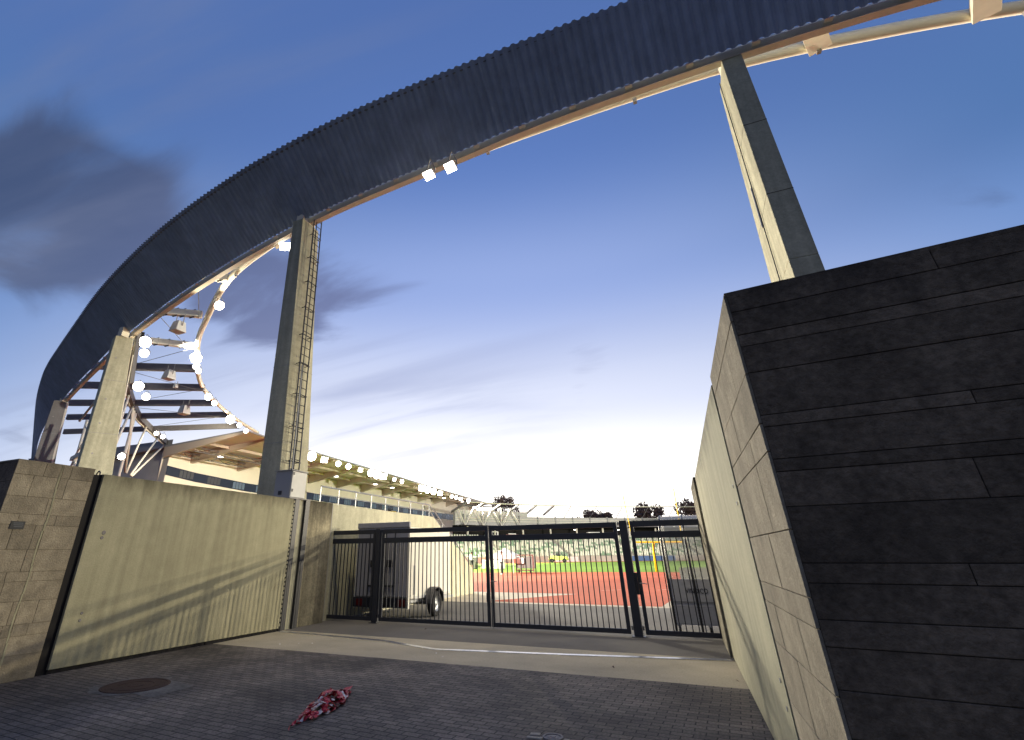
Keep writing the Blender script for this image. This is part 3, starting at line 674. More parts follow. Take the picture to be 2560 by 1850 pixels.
for i in range(4, len(P2)-2, 9):
    p = P2[i]; mb.box(p.x-.05, p.x+.05, p.y-.05, p.y+.05, p.z-.30, p.z-.15)
mb.each('tube_clamp', M_HOUSE, ring)
BEAMS = [((-18.97, 12.62), (-17.81, 13.63)), ((-23.96, 14.37), (-22.12, 15.85)), ((-28.93, 16.0), (-26.1, 18.8)), ((-35.78, 17.89), (-29.51, 21.64)), ((-40.79, 20.15), (-32.61, 24.96)), ((-46.12, 22.93), (-35.19, 28.39)), ((-51.27, 25.71), (-37.14, 31.7)), ((-57.79, 29.13), (-39.66, 35.31))]
for k, (a, b) in enumerate(BEAMS):
    mb = MB(); mb.bar((*a, 13.40), (*b, 13.40), .26, .36 if k < 3 else .5); mb.build('cross_beam', M_TAN if k == 2 else (M_CREAM if k < 2 else M_BEAMG), ring)
for a, b in (((8.2, 11.0), (8.7, 12.3)), ((4.9, 10.85), (5.2, 11.6)), ((-13.6, 12.2), (-13.4, 12.35))):
    mb = MB(); mb.bar((*a, 13.2), (*b, 13.35), .5, .2); mb.build('tie_plate', M_CREAM, ring)
for (i, f0), (j, f1) in (((0, .2), (1, .95)), ((1, .1), (2, .9)), ((3, .3), (2, .95)), ((3, .35), (4, .95)), ((5, .3), (4, .95)), ((5, .3), (6, .95)), ((7, .3), (6, .95))):
    p = Vector((*BEAMS[i][0], 13.2)).lerp(Vector((*BEAMS[i][1], 13.2)), f0); q = Vector((*BEAMS[j][0], 13.2)).lerp(Vector((*BEAMS[j][1], 13.2)), f1)
    mb = MB(); mb.tube([p, q], .018, 5); mb.build('bracing_cable', M_BEAMG, ring)
# cables and clips along the second beam
mb = MB()
for k, (a, b) in enumerate(BEAMS[:4]):
    for f in (.25, .45, .6, .8):
        p = Vector((*a, 13.40)).lerp(Vector((*b, 13.40)), f); mb.box(p.x-.17, p.x+.17, p.y-.02, p.y+.02, 13.16, 13.64)
mb.each('cable_clip', M_BLACK, ring)

# curved truss that closes the ring below the cross beams, up to the grandstand corner
GUT = [(-27.6, 16.25), (-28.8, 16.9), (-30.6, 17.75), (-37.16, 21.99), (-44.08, 27.59), (-46.85, 30.36), (-50.36, 34.3), (-53.6, 38.0)]
gut = spline([(x, y, 13.48) for x, y in GUT], .5)
tr = thing('curved_truss', 'curved white steel truss with dark top beam between pale column and grandstand corner', 'truss', (-38, 23, 8))
mb = MB(); ribbon_box(mb, gut, -.14, .14, 13.10, 13.62); mb.build('top_beam', M_BEAMG, tr)
mb = MB(); ribbon_box(mb, gut, -.24, -.141, 13.0, 13.2); mb.build('light_gutter', M_WHITEST, tr)
def gp(x): i = min(range(len(gut)), key=lambda k: abs(gut[k].x-x)); return gut[i]
ZB = 8.4
bot = [Vector((p.x, p.y, ZB)) for p in gut if -53.6 <= p.x <= -35.2]
mb = MB(); mb.tube([bot[0]]+bot[::6]+[bot[-1]], .13, 8); mb.build('bottom_chord', M_WHITEST, tr, smooth=True)
for xt, xb in ((-36.4, -37.6), (-38.6, -37.8), (-41.2, -38.2), (-41.8, -45.0), (-42.4, -45.3), (-47.2, -45.6), (-50.6, -46.4), (-52.9, -46.8), (-52.9, -53.0)):
    a, b = gp(xt), gp(xb); mb = MB(); mb.tube([(a.x, a.y, 13.1), (b.x, b.y, ZB)], .10, 8); mb.build('strut', M_WHITEST, tr, smooth=True)
mb = MB(); a = gp(-43.4); mb.tube([(a.x, a.y, 13.1), (a.x+.4, a.y-.2, 3)], .13, 8); mb.build('post', M_WHITEST, tr, smooth=True)
tr = thing('branching_strut', 'thin white steel struts branching up to a cross beam, left of the pale column', 'strut', (-33.6, 19.2, 8))
top = (-33.9, 19.25, 13.2)
for bt in ((-38.6, 20.2, 10.4), (-36.3, 20.9, 8.4), (-32.5, 19.0, 10.2)):
    mb = MB(); mb.tube([top, bt], .085, 8); mb.build('strut', M_WHITEST, tr, smooth=True)
mb = MB(); mb.bar((-41.5, 22.0, 8.25), (-33.2, 19.2, 8.25), .2, .28); mb.build('tie_beam', M_WHITEST, tr)
mb = MB(); mb.tube([(-40.5, 21.7, 11.0), (-40.4, 21.8, 4)], .10, 8); mb.build('post', M_WHITEST, tr, smooth=True)
for a, b in (((-40.4, 21.6, 8.1), (-42.0, 22.2, 6.5)), ((-40.4, 21.6, 8.1), (-37.5, 20.6, 6.3)), ((-40.4, 21.6, 10.6), (-36.2, 20.3, 8.4)), ((-40.4, 21.6, 8.4), (-33.8, 19.6, 12.6))):
    mb = MB(); mb.tube([a, b], .06, 6); mb.build('brace', M_WHITEST, tr)

# ------------------------------------------------------------------ floodlights and loudspeakers
def floodlight(label, p, aim, size=(.42, .34), round_=False, hang=.5, group=None, lensm=None, name='floodlight'):
    p = Vector(p); d = (Vector(aim)-p).normalized(); t = thing(name, label, 'floodlight', tuple(p), group)
    sd = d.cross(Vector((0, 0, 1))).normalized(); u = sd.cross(d)
    if round_:
        r = size[0]/2
        MB().lathe(p-d*.22, d, [(0, r*.35), (.05, r*.6), (.16, r*.95), (.22, r)], 16).build('housing', M_HOUSE, t, smooth=True)
        MB().lathe(p, d, [(.0, r*.97), (.03, r*.8), (.045, 0)], 16).build('lens', lensm or M_LAMP, t, smooth=True)
    else:
        w, h = size
        q0 = [p-d*.20+sd*sx*w*.36+u*sz*h*.36 for sx, sz in ((-1, -1), (1, -1), (1, 1), (-1, 1))]; q1 = [p+sd*sx*w*.5+u*sz*h*.5 for sx, sz in ((-1, -1), (1, -1), (1, 1), (-1, 1))]
        MB().hexa(q0+q1).build('housing', M_HOUSE, t, bevel=.015)
        q2 = [p+d*.004+sd*sx*w*.47+u*sz*h*.47 for sx, sz in ((-1, -1), (1, -1), (1, 1), (-1, 1))]; q3 = [v+d*.02 for v in q2]
        MB().hexa(q2+q3).build('lens', lensm or M_LAMP, t)
    if hang:
        mb = MB(); mb.tube([p-d*.12+sd*size[0]*.52, p-d*.12+sd*size[0]*.52+Vector((0, 0, .12)), p-d*.14+Vector((0, 0, hang)), p-d*.12-sd*size[0]*.52+Vector((0, 0, .12)), p-d*.12-sd*size[0]*.52], .022, 6); mb.build('bracket', M_HOUSE, t)
    return t
def spot(parent, p, aim, power, cone, blend=.4, rad=.6, col=(1, .87, .62)):
    l = bpy.data.lights.new('lamp_light', 'SPOT'); l.energy = power; l.spot_size = R(cone); l.spot_blend = blend; l.shadow_soft_size = rad; l.color = col
    o = bpy.data.objects.new('lamp_light', l); COL.objects.link(o); off = Vector(parent['_o']); o.parent = parent; o.location = Vector(p)-off
    o.rotation_euler = (Vector(aim)-Vector(p)).to_track_quat('-Z', 'Y').to_euler(); return o
CAMW = (-2, 4, 1)
fl = {}
fl['a'] = floodlight('square floodlight under the roof edge, farther right of the pair in open sky', (-4.68, 10.2, 12.08), (-6, 3, 2), (.34, .30), hang=.6)
fl['b'] = floodlight('square floodlight under the roof edge, left of the pair in open sky', (-5.40, 10.2, 12.05), (-6.3, 5, 3), (.34, .28), hang=.6)
fl['c'] = floodlight('boxy floodlight close against the left side of the ladder column', (-12.75, 12.0, 12.70), (-8, 4, 2), (.44, .32), hang=.5)
fl['d'] = floodlight('single round floodlight on the inner roof tube, left of the ladder column', (-19.29, 14.62, 12.75), (-6, 8, 0), (.46, .46), True, .45)
LG = 'floodlights clustered under the roof ring'
for key, lab, p, s in (('e', 'large round floodlight right of the pale column top, upper of its pair', (-26.9, 16.15, 12.8), .95), ('f', 'smaller round floodlight right of the pale column top, lower of its pair', (-28.09, 17.0, 12.62), .75),
        ('g', 'brightest round floodlight at the bend of the inner roof tube', (-26.24, 19.08, 12.72), .95), ('h', 'small floodlight just below the brightest one at the bend of the roof tube', (-27.6, 20.2, 12.75), .55),
        ('h2', 'lowest small floodlight hanging at the bend of the inner roof tube', (-28.2, 20.9, 12.75), .5),
        ('i', 'bright round floodlight beside the dark truss beam, middle height of the ring', (-35.08, 21.48, 12.85), 1.05), ('j', 'lesser round floodlight below right of the one by the dark truss beam', (-36.18, 22.93, 12.6), .8),
        ('k', 'oval floodlight above its twin on the inner tube, over the third lowest beam', (-32.63, 25.51, 12.8), .75), ('l', 'oval floodlight below its twin on the inner tube, over the third lowest beam', (-33.3, 26.7, 12.7), .6),
        ('m', 'glaring floodlight on the inner tube just above the lowest cross beam', (-36.75, 31.5, 12.85), 1.15), ('n', 'small floodlight right of the glaring one, upper middle of its string', (-37.55, 33.33, 12.8), .6), ('n2', 'last small floodlight of the string before the grandstand roof', (-38.62, 35.22, 12.75), .6),
        ('o', 'left lamp of the dim pair hanging near the grandstand corner', (-47.31, 32.01, 12.75), .6), ('p', 'right lamp of the dim pair hanging near the grandstand corner', (-47.69, 33.05, 12.65), .6)):
    aim = (p[0]*.4, p[1]*.25, 0); fl[key] = floodlight(lab, p, aim, (s*.68, s*.68), True, .45, LG)
fl['q'] = floodlight('lit round lamp low behind the pale column, beside the white struts', (-39.2, 24.2, 8.6), (-8, 3, 2), (.5, .5), True, .4)
for lab, p, s in (('white loudspeaker under the uppermost long cross beam', (-22.62, 15.05, 12.45), .30), ('white loudspeaker under the cross beam level with the pale column shoulder', (-29.59, 19.9, 12.4), .32), ('little camera box under the fourth cross beam', (-32.59, 22.6, 12.85), .14), ('white loudspeaker hanging below the fifth cross beam', (-35.97, 26.2, 12.35), .36)):
    t = thing('loudspeaker', lab, 'loudspeaker' if s > .2 else 'camera', p); x, y, z = p
    MB().hexa([(x-s, y-s, z-s), (x+s, y-s, z-s), (x+s, y+s, z-s), (x-s, y+s, z-s), (x-s*.72, y-s*.7, z+s*.9), (x+s*.72, y-s*.7, z+s*.9), (x+s*.72, y+s*.7, z+s*.9), (x-s*.72, y+s*.7, z+s*.9)]).build('cabinet', M_CAB, t, bevel=.02)
    mb = MB(); mb.tube([(x-s, y, z), (x-s, y, z+s*2.2)], .025, 5); mb.tube([(x+s, y, z), (x+s, y, z+s*2.2)], .025, 5); mb.build('hanger', M_HOUSE, t)

# ------------------------------------------------------------------ grandstand
gs = thing('grandstand', 'long cream grandstand with overhanging lit roof and dark window band', 'grandstand', (-52, 80, 0))
Y0, Y1 = 37.4, 124.0; WX = -52.0
def wx(y): return WX-1.2*math.sin(math.pi*min(1, max(0, (y-Y0)/(Y1-Y0))))*0
MB().box(WX-14, WX, Y0, Y1, -1, 12.6).build('wall', M_STANDW, gs)
MB().box(WX-14, WX-.01, Y0-.06, Y0-.01, -1, 12.3).build('end_wall', M_CLAD, gs)
MB().box(WX-14.2, WX+.02, Y0-.10, Y0-.065, 12.31, 13.6).build('end_parapet', M_ROOFT, gs)
# window band, one pane object per bay, dark and sky-tinted bays alternating
def bandz(y): return np.interp(y, [37, 41, 50, 60, 81, 102, 124], [10.75, 10.42, 10.08, 10.15, 10.0, 9.95, 10.2])
mbd, nw = None, 22
ys = [37.35+(i*(Y1-38.6)/nw) for i in range(nw+1)]
for i in range(nw):
    y0, y1 = ys[i], ys[i+1]; za, zb = bandz(y0), bandz(y1); h = 1.0 if y0 < 100 else 1.2
    fr = MB(); fr.hexa([(WX-.02, y0, za-h), (WX+.06, y0, za-h), (WX+.06, y1, zb-h), (WX-.02, y1, zb-h), (WX-.02, y0, za), (WX+.06, y0, za), (WX+.06, y1, zb), (WX-.02, y1, zb)])
    w = fr.build('window', M_WIN, gs)
    w['_o'] = (0, 0, 0)
    if i >= 0:
        pn = MB(); f0, f1 = .42, .92
        for k in range(4):
            a, b = y0+(y1-y0)*(f0+(f1-f0)*(k/4+.02)), y0+(y1-y0)*(f0+(f1-f0)*((k+1)/4-.02)); zq = za+(zb-za)*.6
            pn.box(WX+.065, WX+.085, a, b, zq-h+.1, zq-.12)
        off = Vector(gs['_o']); pn.v = [tuple(Vector(v)-off) for v in pn.v]; pn.build('pane', M_WINB if i >= 2 else M_WIN2, w)
# roof: sheet rising from the wall to the eave, ribs and purlins beneath
def eave(y): return np.interp(y, [36.5, 45.5, 53, 69.5, 89.6, 121.6, 130], [-40.0, -41.2, -41.9, -43.0, -44.8, -47.0, -47.5])
ZBK, ZEV = 11.95, 13.15
yr = [36.6+i*(126.0-36.6)/30 for i in range(31)]
mb = MB()
for a, b in zip(yr, yr[1:]):
    mb.hexa([(-66, a, ZBK), (eave(a), a, ZEV), (eave(b), b, ZEV), (-66, b, ZBK), (-66, a, ZBK+.28), (eave(a), a, ZEV+.14), (eave(b), b, ZEV+.14), (-66, b, ZBK+.28)])
def soffit_z(x, y): e = eave(y); return ZBK+(ZEV-ZBK)*(x+66)/(e+66)
mb.build('roof', M_ROOFT, gs)
mb = MB()
for a, b in zip(yr, yr[1:]):
    mb.quad((-52, a, soffit_z(-52, a)-.012), (eave(a)-.05, a, ZEV-.018), (eave(b)-.05, b, ZEV-.018), (-52, b, soffit_z(-52, b)-.012))
mb.build('soffit', M_ROOFU, gs)
mb = MB()
for y in [36.7]+[40.3+i*6.9 for i in range(13)]:
    e = eave(y); zb, ze = soffit_z(-52, y), ZEV; w = .18; th = 1.25 if y > 37 else 1.1
    mb.hexa([(-52.0, y-w, zb-th), (e-.3, y-w, ze-.22), (e-.3, y+w, ze-.22), (-52.0, y+w, zb-th), (-52.0, y-w, zb-.02), (e-.3, y-w, ze-.03), (e-.3, y+w, ze-.03), (-52.0, y+w, zb-.02)])
    mb.build('roof_rib', M_RIB, gs); mb = MB()
for x in (-49.2, -46.2):
    mb = MB()
    for a, b in zip(yr, yr[1:]): mb.bar((x, a, soffit_z(x, a)-.25), (x, b, soffit_z(x, b)-.25), .14, .3)
    mb.build('purlin', M_RIB, gs)
mb = MB()                                               # open lattice girders between the first ribs
for ya, yb in ((36.9, 40.1), (40.5, 47.0)):
    for x in (-50.6, -47.6):
        za = soffit_z(x, ya)-.5; n = 6
        mb.tube([(x, ya, za), (x, yb, za)], .05, 5); mb.tube([(x, ya, za-.45), (x, yb, za-.45)], .05, 5)
        for k in range(n): mb.tube([(x, ya+(yb-ya)*k/n, za-.45*(k % 2)), (x, ya+(yb-ya)*(k+1)/n, za-.45*((k+1) % 2))], .03, 4)
mb.build('lattice_girder', M_BEAMG, gs)
mb = MB()                                               # seating terrace in front of the wall
for k in range(16): mb.box(-52+k*.85, -52+(k+1)*.85, Y0+4, 92, -.5, 6.6-k*.40)
mb.build('terrace', M_STEP, gs)
EG = 'floodlights along the grandstand eave'
eave_lamps = [(48.5, 1.35), (51.3, 1.0), (54.6, .85), (57.1, .85), (60.3, .75), (63.4, 1.3), (65.2, 1.5), (67.2, 1.3), (71.0, .7), (73.9, .75), (82.4, 1.5), (85.2, 1.5), (88.2, 1.4), (91.6, 1.2), (98.0, .8), (100.7, .85), (103.4, .85), (108.6, 1.2)]
el_obj = []
for k, (y, s) in enumerate(eave_lamps):
    p = (eave(y)+.1, y, 12.62 if y < 80 else 12.5)
    el_obj.append(floodlight(f'{ORD[k]} floodlight from the near end of the grandstand eave row', p, (p[0]+30, y-22, 0), (s*.85, s*.68), k % 3 != 1, .45, EG))
for k, (y, x) in enumerate([(62.9, -48.5), (73.8, -48.5), (79.4, -48.5), (89.8, -48.5), (100.9, -48.5), (110.6, -48.5), (42.5, -50.0)]):
    z = soffit_z(x, y)-.45; s = .5
    lab = f'{ORD[k]} small soffit lamp counting along the grandstand ceiling from the ladder column' if k < 6 else 'single soffit lamp glowing under the near end of the grandstand roof'
    t = thing('soffit_lamp', lab, 'lamp', (x, y, z), 'small lamps under the grandstand roof')
    MB().box(x-.3, x+.3, y-.28, y+.28, z+.09, z+.25).build('housing', M_HOUSE, t)
    mb = MB()
    if k < 6: mb.box(x-.25, x+.25, y-.26, y-.06, z, z+.088); mb.box(x-.25, x+.25, y+.06, y+.26, z, z+.088)
    else: mb.box(x-.25, x+.25, y-.2, y+.2, z, z+.088)
    mb.build('lens', M_LAMPDIM, t)

# ------------------------------------------------------------------ inner side wall with railing and stair
t = thing('side_wall', 'pale concrete side wall behind the white trailer, topped by a railing', 'wall', (-9.75, 16, 0))
prof = [(12.16, 0), (23.1, 0), (23.1, .95), (18.95, 2.97), (12.16, 2.95)]
mb = MB(); i0 = 0
mb.v = [(-9.6, y, z) for y, z in prof]+[(-9.95, y, z) for y, z in prof]
mb.f = [(0, 1, 2, 3, 4), (9, 8, 7, 6, 5)]+[(i, 5+i, 5+(i+1) % 5, (i+1) % 5) for i in range(5)]; mb.t = [.5]*7; mb.m = [0]*7
mb.build('wall_body', M_CONC, t)
MB().box(-9.605, -9.58, 12.17, 12.42, 0, 2.93).build('edge_strip', M_CONCG, t)
mb = MB(); rp = [12.03, 12.9, 13.8, 14.7, 15.6, 16.5, 17.4, 18.4, 18.95]; X = -9.78
mb.tube([(X, 12.03, 3.43), (X, 18.95, 3.43), (X, 19.35, 3.25), (X, 22.9, 1.30)], .024, 6); mb.tube([(X, 12.03, 3.20), (X, 18.95, 3.20)], .016, 6)
mb.tube([(X, 18.95, 3.22), (X, 22.9, 1.05)], .02, 6)
for y in rp: mb.bar((X, y, 2.95), (X, y, 3.43), .05, .012)
for y in (20.2, 21.5, 22.8): mb.bar((X, y, 2.97-(y-18.95)*.487), (X, y, 3.42-(y-18.95)*.52), .05, .012)
mb.build('railing', M_GALV, t)
mb = MB()
for k in range(12): mb.box(-11.5, -9.96, 19.0+k*.34, 19.0+(k+1)*.34, 0, 2.9-(k+1)*.22)
mb.build('stair', M_STEP, t)
MB().box(-20, -9.96, 12.2, 19.0, 0, 2.88).build('landing', M_STEP, t)
t = thing('yellow_case', 'small yellow case lying on the landing behind the railing', 'case', (-10.6, 17.2, 2.9))
MB().hexa([(-10.75, 17.0, 2.885), (-10.3, 17.0, 2.885), (-10.3, 17.5, 2.885), (-10.75, 17.5, 2.885), (-10.7, 17.1, 3.1), (-10.35, 17.1, 3.1), (-10.35, 17.3, 3.1), (-10.7, 17.3, 3.1)]).build('case_body', M_YELLOW, t, bevel=.02)
MB().box(-10.6, -10.45, 17.12, 17.28, 3.095, 3.13).build('handle', M_BLACK, t)

# ------------------------------------------------------------------ box trailer
TX0, TX1, TY0, TY1 = -9.08, -7.36, 13.06, 15.76
t = thing('box_trailer', 'white single axle box trailer with grey rear doors parked behind the gate', 'trailer', (-8.2, 14.4, 0))
MB().box(TX0, TX1, TY0+.05, TY1, .50, 2.26).build('body', M_TRAILW, t, bevel=.02)
MB().box(TX0-.02, TX1+.02, TY0+.02, TY1+.02, 2.262, 2.30).build('roof', M_TRAILW, t, bevel=.008)
MB().box(TX0-.01, TX1+.01, TY0-.02, TY0+.06, 2.30, 2.44).build('roof_cap', M_TRAILD, t, bevel=.01)
xm = (TX0+TX1)/2
for k, (a, b) in enumerate(((TX0+.03, xm-.006), (xm+.006, TX1-.03))):
    d = MB().box(a, b, TY0, TY0+.045, .56, 2.28).build('rear_door', M_TRAILD, t, bevel=.006); d['_o'] = (0, 0, 0)
    off = Vector(t['_o'])
    lx = a+.12 if k else b-.10
    mb = MB(); mb.tube([(lx, TY0-.02, .60), (lx, TY0-.02, 2.22)], .014, 6); mb.tube([(lx+.3*(1 if k else -1), TY0-.02, .6), (lx+.3*(1 if k else -1), TY0-.02, 2.22)], .012, 6)
    mb.v = [tuple(Vector(v)-off) for v in mb.v]; mb.build('lock_rod', M_BLACK, d)
    mb = MB(); hx = lx+.15*(1 if k else -1); mb.box(hx-.10, hx+.10, TY0-.035, TY0-.002, 1.28, 1.46); mb.box(hx-.16, hx+.16, TY0-.03, TY0-.002, .80, .84)
    mb.v = [tuple(Vector(v)-off) for v in mb.v]; mb.build('latch', M_BLACK, d)
MB().box(TX0-.01, TX1+.01, TY0-.02, TY0+.05, .30, .54).build('light_bar', M_BLACK, t, bevel=.006)
for a in (TX0+.06, TX1-.30): MB().box(a, a+.24, TY0-.035, TY0-.018, .34, .50).build('tail_light', M_RED, t, bevel=.005)
MB().box(xm-.26, xm+.26, TY0-.03, TY0-.019, .36, .47).build('number_plate_holder', M_BLACK, t)
mb = MB(); mb.box(TX1-.06, TX1+.012, TY0+.02, TY0+.09, .28, 2.27); mb.box(TX0-.012, TX0+.06, TY0+.02, TY0+.09, .28, 2.27); mb.each('corner_post', M_TRAILW, t)
MB().box(TX1+.001, TX1+.012, TY0+.3, TY0+.4, .6, 1.32).build('side_bracket', M_CABG, t)
mb = MB(); mb.box(TX0+.1, TX1-.1, TY0+.1, TY1-.05, .40, .49); mb.box(TX0+.3, TX0+.4, TY0+.1, TY1+.9, .34, .399); mb.box(TX1-.4, TX1-.3, TY0+.1, TY1+.9, .34, .399); mb.tube([(TX0+.1, 14.42, .33), (TX1+.1, 14.42, .33)], .04, 8); mb.build('chassis', M_GALV, t)
MB().box(TX1+.003, TX1+.02, TY0+.35, TY1-.02, .50, .56).build('sill_rail', M_CAB, t)
mb = MB(); mb.tube([(xm, TY1, .42), (xm, TY1+1.2, .45)], .045, 8); mb.build('draw_bar', M_GALV, t)
for sx, X in ((1, TX1+.13), (-1, TX0-.13)):
    w = MB(); w.lathe((X-.09*sx, 14.42, .325), (sx, 0, 0), [(0, .19), (.0, .29), (.03, .32), (.15, .32), (.18, .29), (.18, .20), (.165, .195)], 26)
    wo = w.build('wheel', M_RUBBER, t, smooth=False); wo['_o'] = (0, 0, 0); off = Vector(t['_o'])
    rm = MB(); rm.lathe((X-.09*sx, 14.42, .325), (sx, 0, 0), [(.165, .195), (.14, .17), (.10, .13), (.13, .08), (.15, .06), (.155, 0)], 26); rm.v = [tuple(Vector(v)-off) for v in rm.v]; rm.build('rim', M_GALV, wo, smooth=True)
    mb = MB(); pts = [(14.42+.40*math.cos(a), .325+.40*math.sin(a)) for a in [math.pi*(.02+.96*k/12) for k in range(13)]]
    for (ya, za), (yb, zb) in zip(pts, pts[1:]): mb.hexa([(X-.11, ya, za), (X+.11, ya, za), (X+.11, yb, zb), (X-.11, yb, zb), (X-.11, ya*1.0+(ya-14.42)*.06, za+(za-.325)*.06), (X+.11, ya+(ya-14.42)*.06, za+(za-.325)*.06), (X+.11, yb+(yb-14.42)*.06, zb+(zb-.325)*.06), (X-.11, yb+(yb-14.42)*.06, zb+(zb-.325)*.06)])
    mb.build('mudguard', M_BLACK, t, smooth=False)

# ------------------------------------------------------------------ team dugout behind the pedestrian gate
t = thing('team_dugout', 'team shelter with clear curved roof and dark back panel lettered VINDICO', 'shelter', (-.2, 13.8, 0))
DX0, DX1, DYb = -.80, 2.6, 13.3
MB().box(DX0, DX1, DYb, DYb+.035, .18, 1.05).build('back_panel', M_DUGP, t)
MB().box(DX0, DX1, DYb-.012, DYb-.001, .595, .625).build('mid_rail', M_GALV, t)
mb = MB()
for k in range(7): mb.box(DX0+.02, DX1, DYb-.010, DYb-.002, .21+k*.052, .21+k*.052+.03)
mb.build('slats', M_DUGP, t)
cu = bpy.data.curves.new('lettering', 'FONT'); cu.body = 'VINDICO'; cu.size = .135; cu.align_x = 'CENTER'; cu.extrude = .002; cu.materials.append(M_LETTER)
tmp = bpy.data.objects.new('lettering_curve', cu); COL.objects.link(tmp); bpy.context.view_layer.update()
me = bpy.data.meshes.new_from_object(tmp.evaluated_get(bpy.context.evaluated_depsgraph_get())); bpy.data.objects.remove(tmp)
o = bpy.data.objects.new('lettering', me); COL.objects.link(o); o.parent = t; o.location = (-.25+.2, DYb-.004-13.8, .78); o.rotation_euler = (R(90), 0, 0); o.scale = (.80, 1, 1)
arc = [(DYb, 1.05), (DYb+.02, 1.5), (DYb+.10, 1.85), (DYb+.28, 2.12), (DYb+.55, 2.30), (DYb+.9, 2.40), (DYb+1.3, 2.44), (DYb+1.6, 2.42)]
mb = MB()
for (ya, za), (yb, zb) in zip(arc, arc[1:]): mb.quad((DX0+.02, ya, za), (DX1, ya, za), (DX1, yb, zb), (DX0+.02, yb, zb))
mb.quad(*[(DX0+.01, y, z) for y, z in arc]+[(DX0+.01, DYb+1.6, .25), (DX0+.01, DYb, .25)][:0]+[(DX0+.01, DYb+.9, 1.05)]) 
mb.build('glazing', M_GLASS, t, recalc=False)
mb = MB()
for X in (DX0, -.28, .9): mb.tube([(X, DYb, .05)]+[(X, y, z) for y, z in arc], .028, 8)
mb.tube([(DX0, DYb+1.6, 2.42), (DX1, DYb+1.6, 2.42)], .025, 8); mb.tube([(DX0, DYb+.9, .05), (DX0, DYb+.9, 1.5), (DX0, DYb+1.6, 2.42)], .022, 8)
mb.build('frame', M_BLACK, t)
MB().box(DX0+.25, DX1, DYb+.55, DYb+.95, .40, .48).build('bench', M_GREYB, t)
MB().box(DX0+.25, DX1, DYb+.50, DYb+.54, .9, 1.28).build('bench_back', M_CAB, t)
for X in (-.72, -.12, .15):
    mb = MB(); mb.lathe((X-.02, DYb-.05, .08), (1, 0, 0), [(0, .03), (0, .075), (.045, .075), (.045, .03)], 14); mb.build('castor', M_RUBBER, t)
    mb = MB(); mb.box(X-.035, X+.04, DYb-.10, DYb+.03, .155, .18); mb.build('castor_plate', M_GALV, t)

# ------------------------------------------------------------------ far curved stand
FP = [(-37.6, 40), (-38.6, 56), (-38.6, 72), (-37.6, 84), (-34.0, 94), (-27.0, 104.5), (-16.5, 114.5), (-4.5, 123.0), (9, 130), (26, 135)]
fpl = spline([(x, y, 0) for x, y in FP], .56)
def outw(P, i):
    d = (P[min(i+1, len(P)-1)]-P[max(i-1, 0)]).normalized(); n = Vector((-d.y, d.x, 0)); return n if n.dot(P[i]-Vector((5, 75, 0))) > 0 else -n
NR = 11
fs = thing('curved_stand', 'far curved terrace of concrete steps and grey back wall beyond the pitch', 'stand', (-20, 112, 0))
mb = MB()
fpc = spline([(x, y, 0) for x, y in FP], 2.0)
def strip(mb, P, o0, o1, z0, z1):
    iv = len(mb.v)
    for i, p in enumerate(P):
        n = outw(P, i); a, b = p+n*o0, p+n*o1; mb.v += [(a.x, a.y, z0), (b.x, b.y, z0), (b.x, b.y, z1), (a.x, a.y, z1)]
    for i in range(len(P)-1):
        for j in range(4): mb.f.append((iv+4*i+j, iv+4*i+(j+1) % 4, iv+4*i+4+(j+1) % 4, iv+4*i+4+j)); mb.t.append(.5); mb.m.append(0)
for k in range(NR): strip(mb, fpc, 1.0+k*.82, 1.0+(k+1)*.82, -.2, .70+k*.36)
mb.build('terrace', M_STEP, fs)
mb = MB(); strip(mb, fpc, .86, .98, -.2, 1.05); mb.build('front_wall', M_STEP, fs)
tail = [p for p in fpc if p.y > 92]
mb = MB(); strip(mb, tail, 12.6, 12.9, 4.0, 7.0); mb.build('concourse_back', M_DARKIN, fs)
mb = MB(); strip(mb, tail, 12.0, 12.58, 7.0, 9.0); mb.build('cladding_wall', M_CLAD, fs)
mb = MB(); strip(mb, tail, 9.9, 12.55, 6.75, 6.98); mb.build('concourse_ceiling', M_DARKIN, fs)
mb = MB()
for i in range(1, len(tail)-1, 3):
    n = outw(tail, i); p = tail[i]+n*10.6; mb.tube([(p.x, p.y, 4.3), (p.x, p.y, 6.74)], .2, 8)
mb.each('concourse_pillar', M_WHITEST, fs)
mb = MB()
for i in range(1, len(tail)-1, 2):
    n = outw(tail, i); p = tail[i]+n*11.9; mb.box(p.x-.12, p.x+.12, p.y-.08, p.y+.08, 7.0, 9.2)
mb.each('wall_post', M_ROOFT, fs)
mb = MB(); strip(mb, tail, 11.86, 11.94, 7.9, 8.02); strip(mb, tail, 11.86, 11.94, 8.4, 8.5); mb.build('wall_rail', M_WHITEST, fs)
ringp = [p+outw(tail, i)*8.0+Vector((0, 0, 11.2)) for i, p in enumerate(tail)]
mb = MB(); mb.tube(ringp, .11, 6); mb.build('ring_tube', M_CREAM, fs)
for i in range(0, 12, 2):
    a = ringp[i]; n = outw(tail, i); q = a+n*5.2
    mb = MB(); mb.bar(a, (q.x, q.y, 9.6), .3, .35); mb.build('roof_beam', M_BEAMG, fs)
mb = MB()
for i in range(12, len(ringp)-1, 3):
    a = ringp[i]; n = outw(tail, i); q = a+n*4.0; mb.tube([a, (q.x, q.y, 8.9)], .07, 6)
mb.each('ring_post', M_BEAMG, fs)
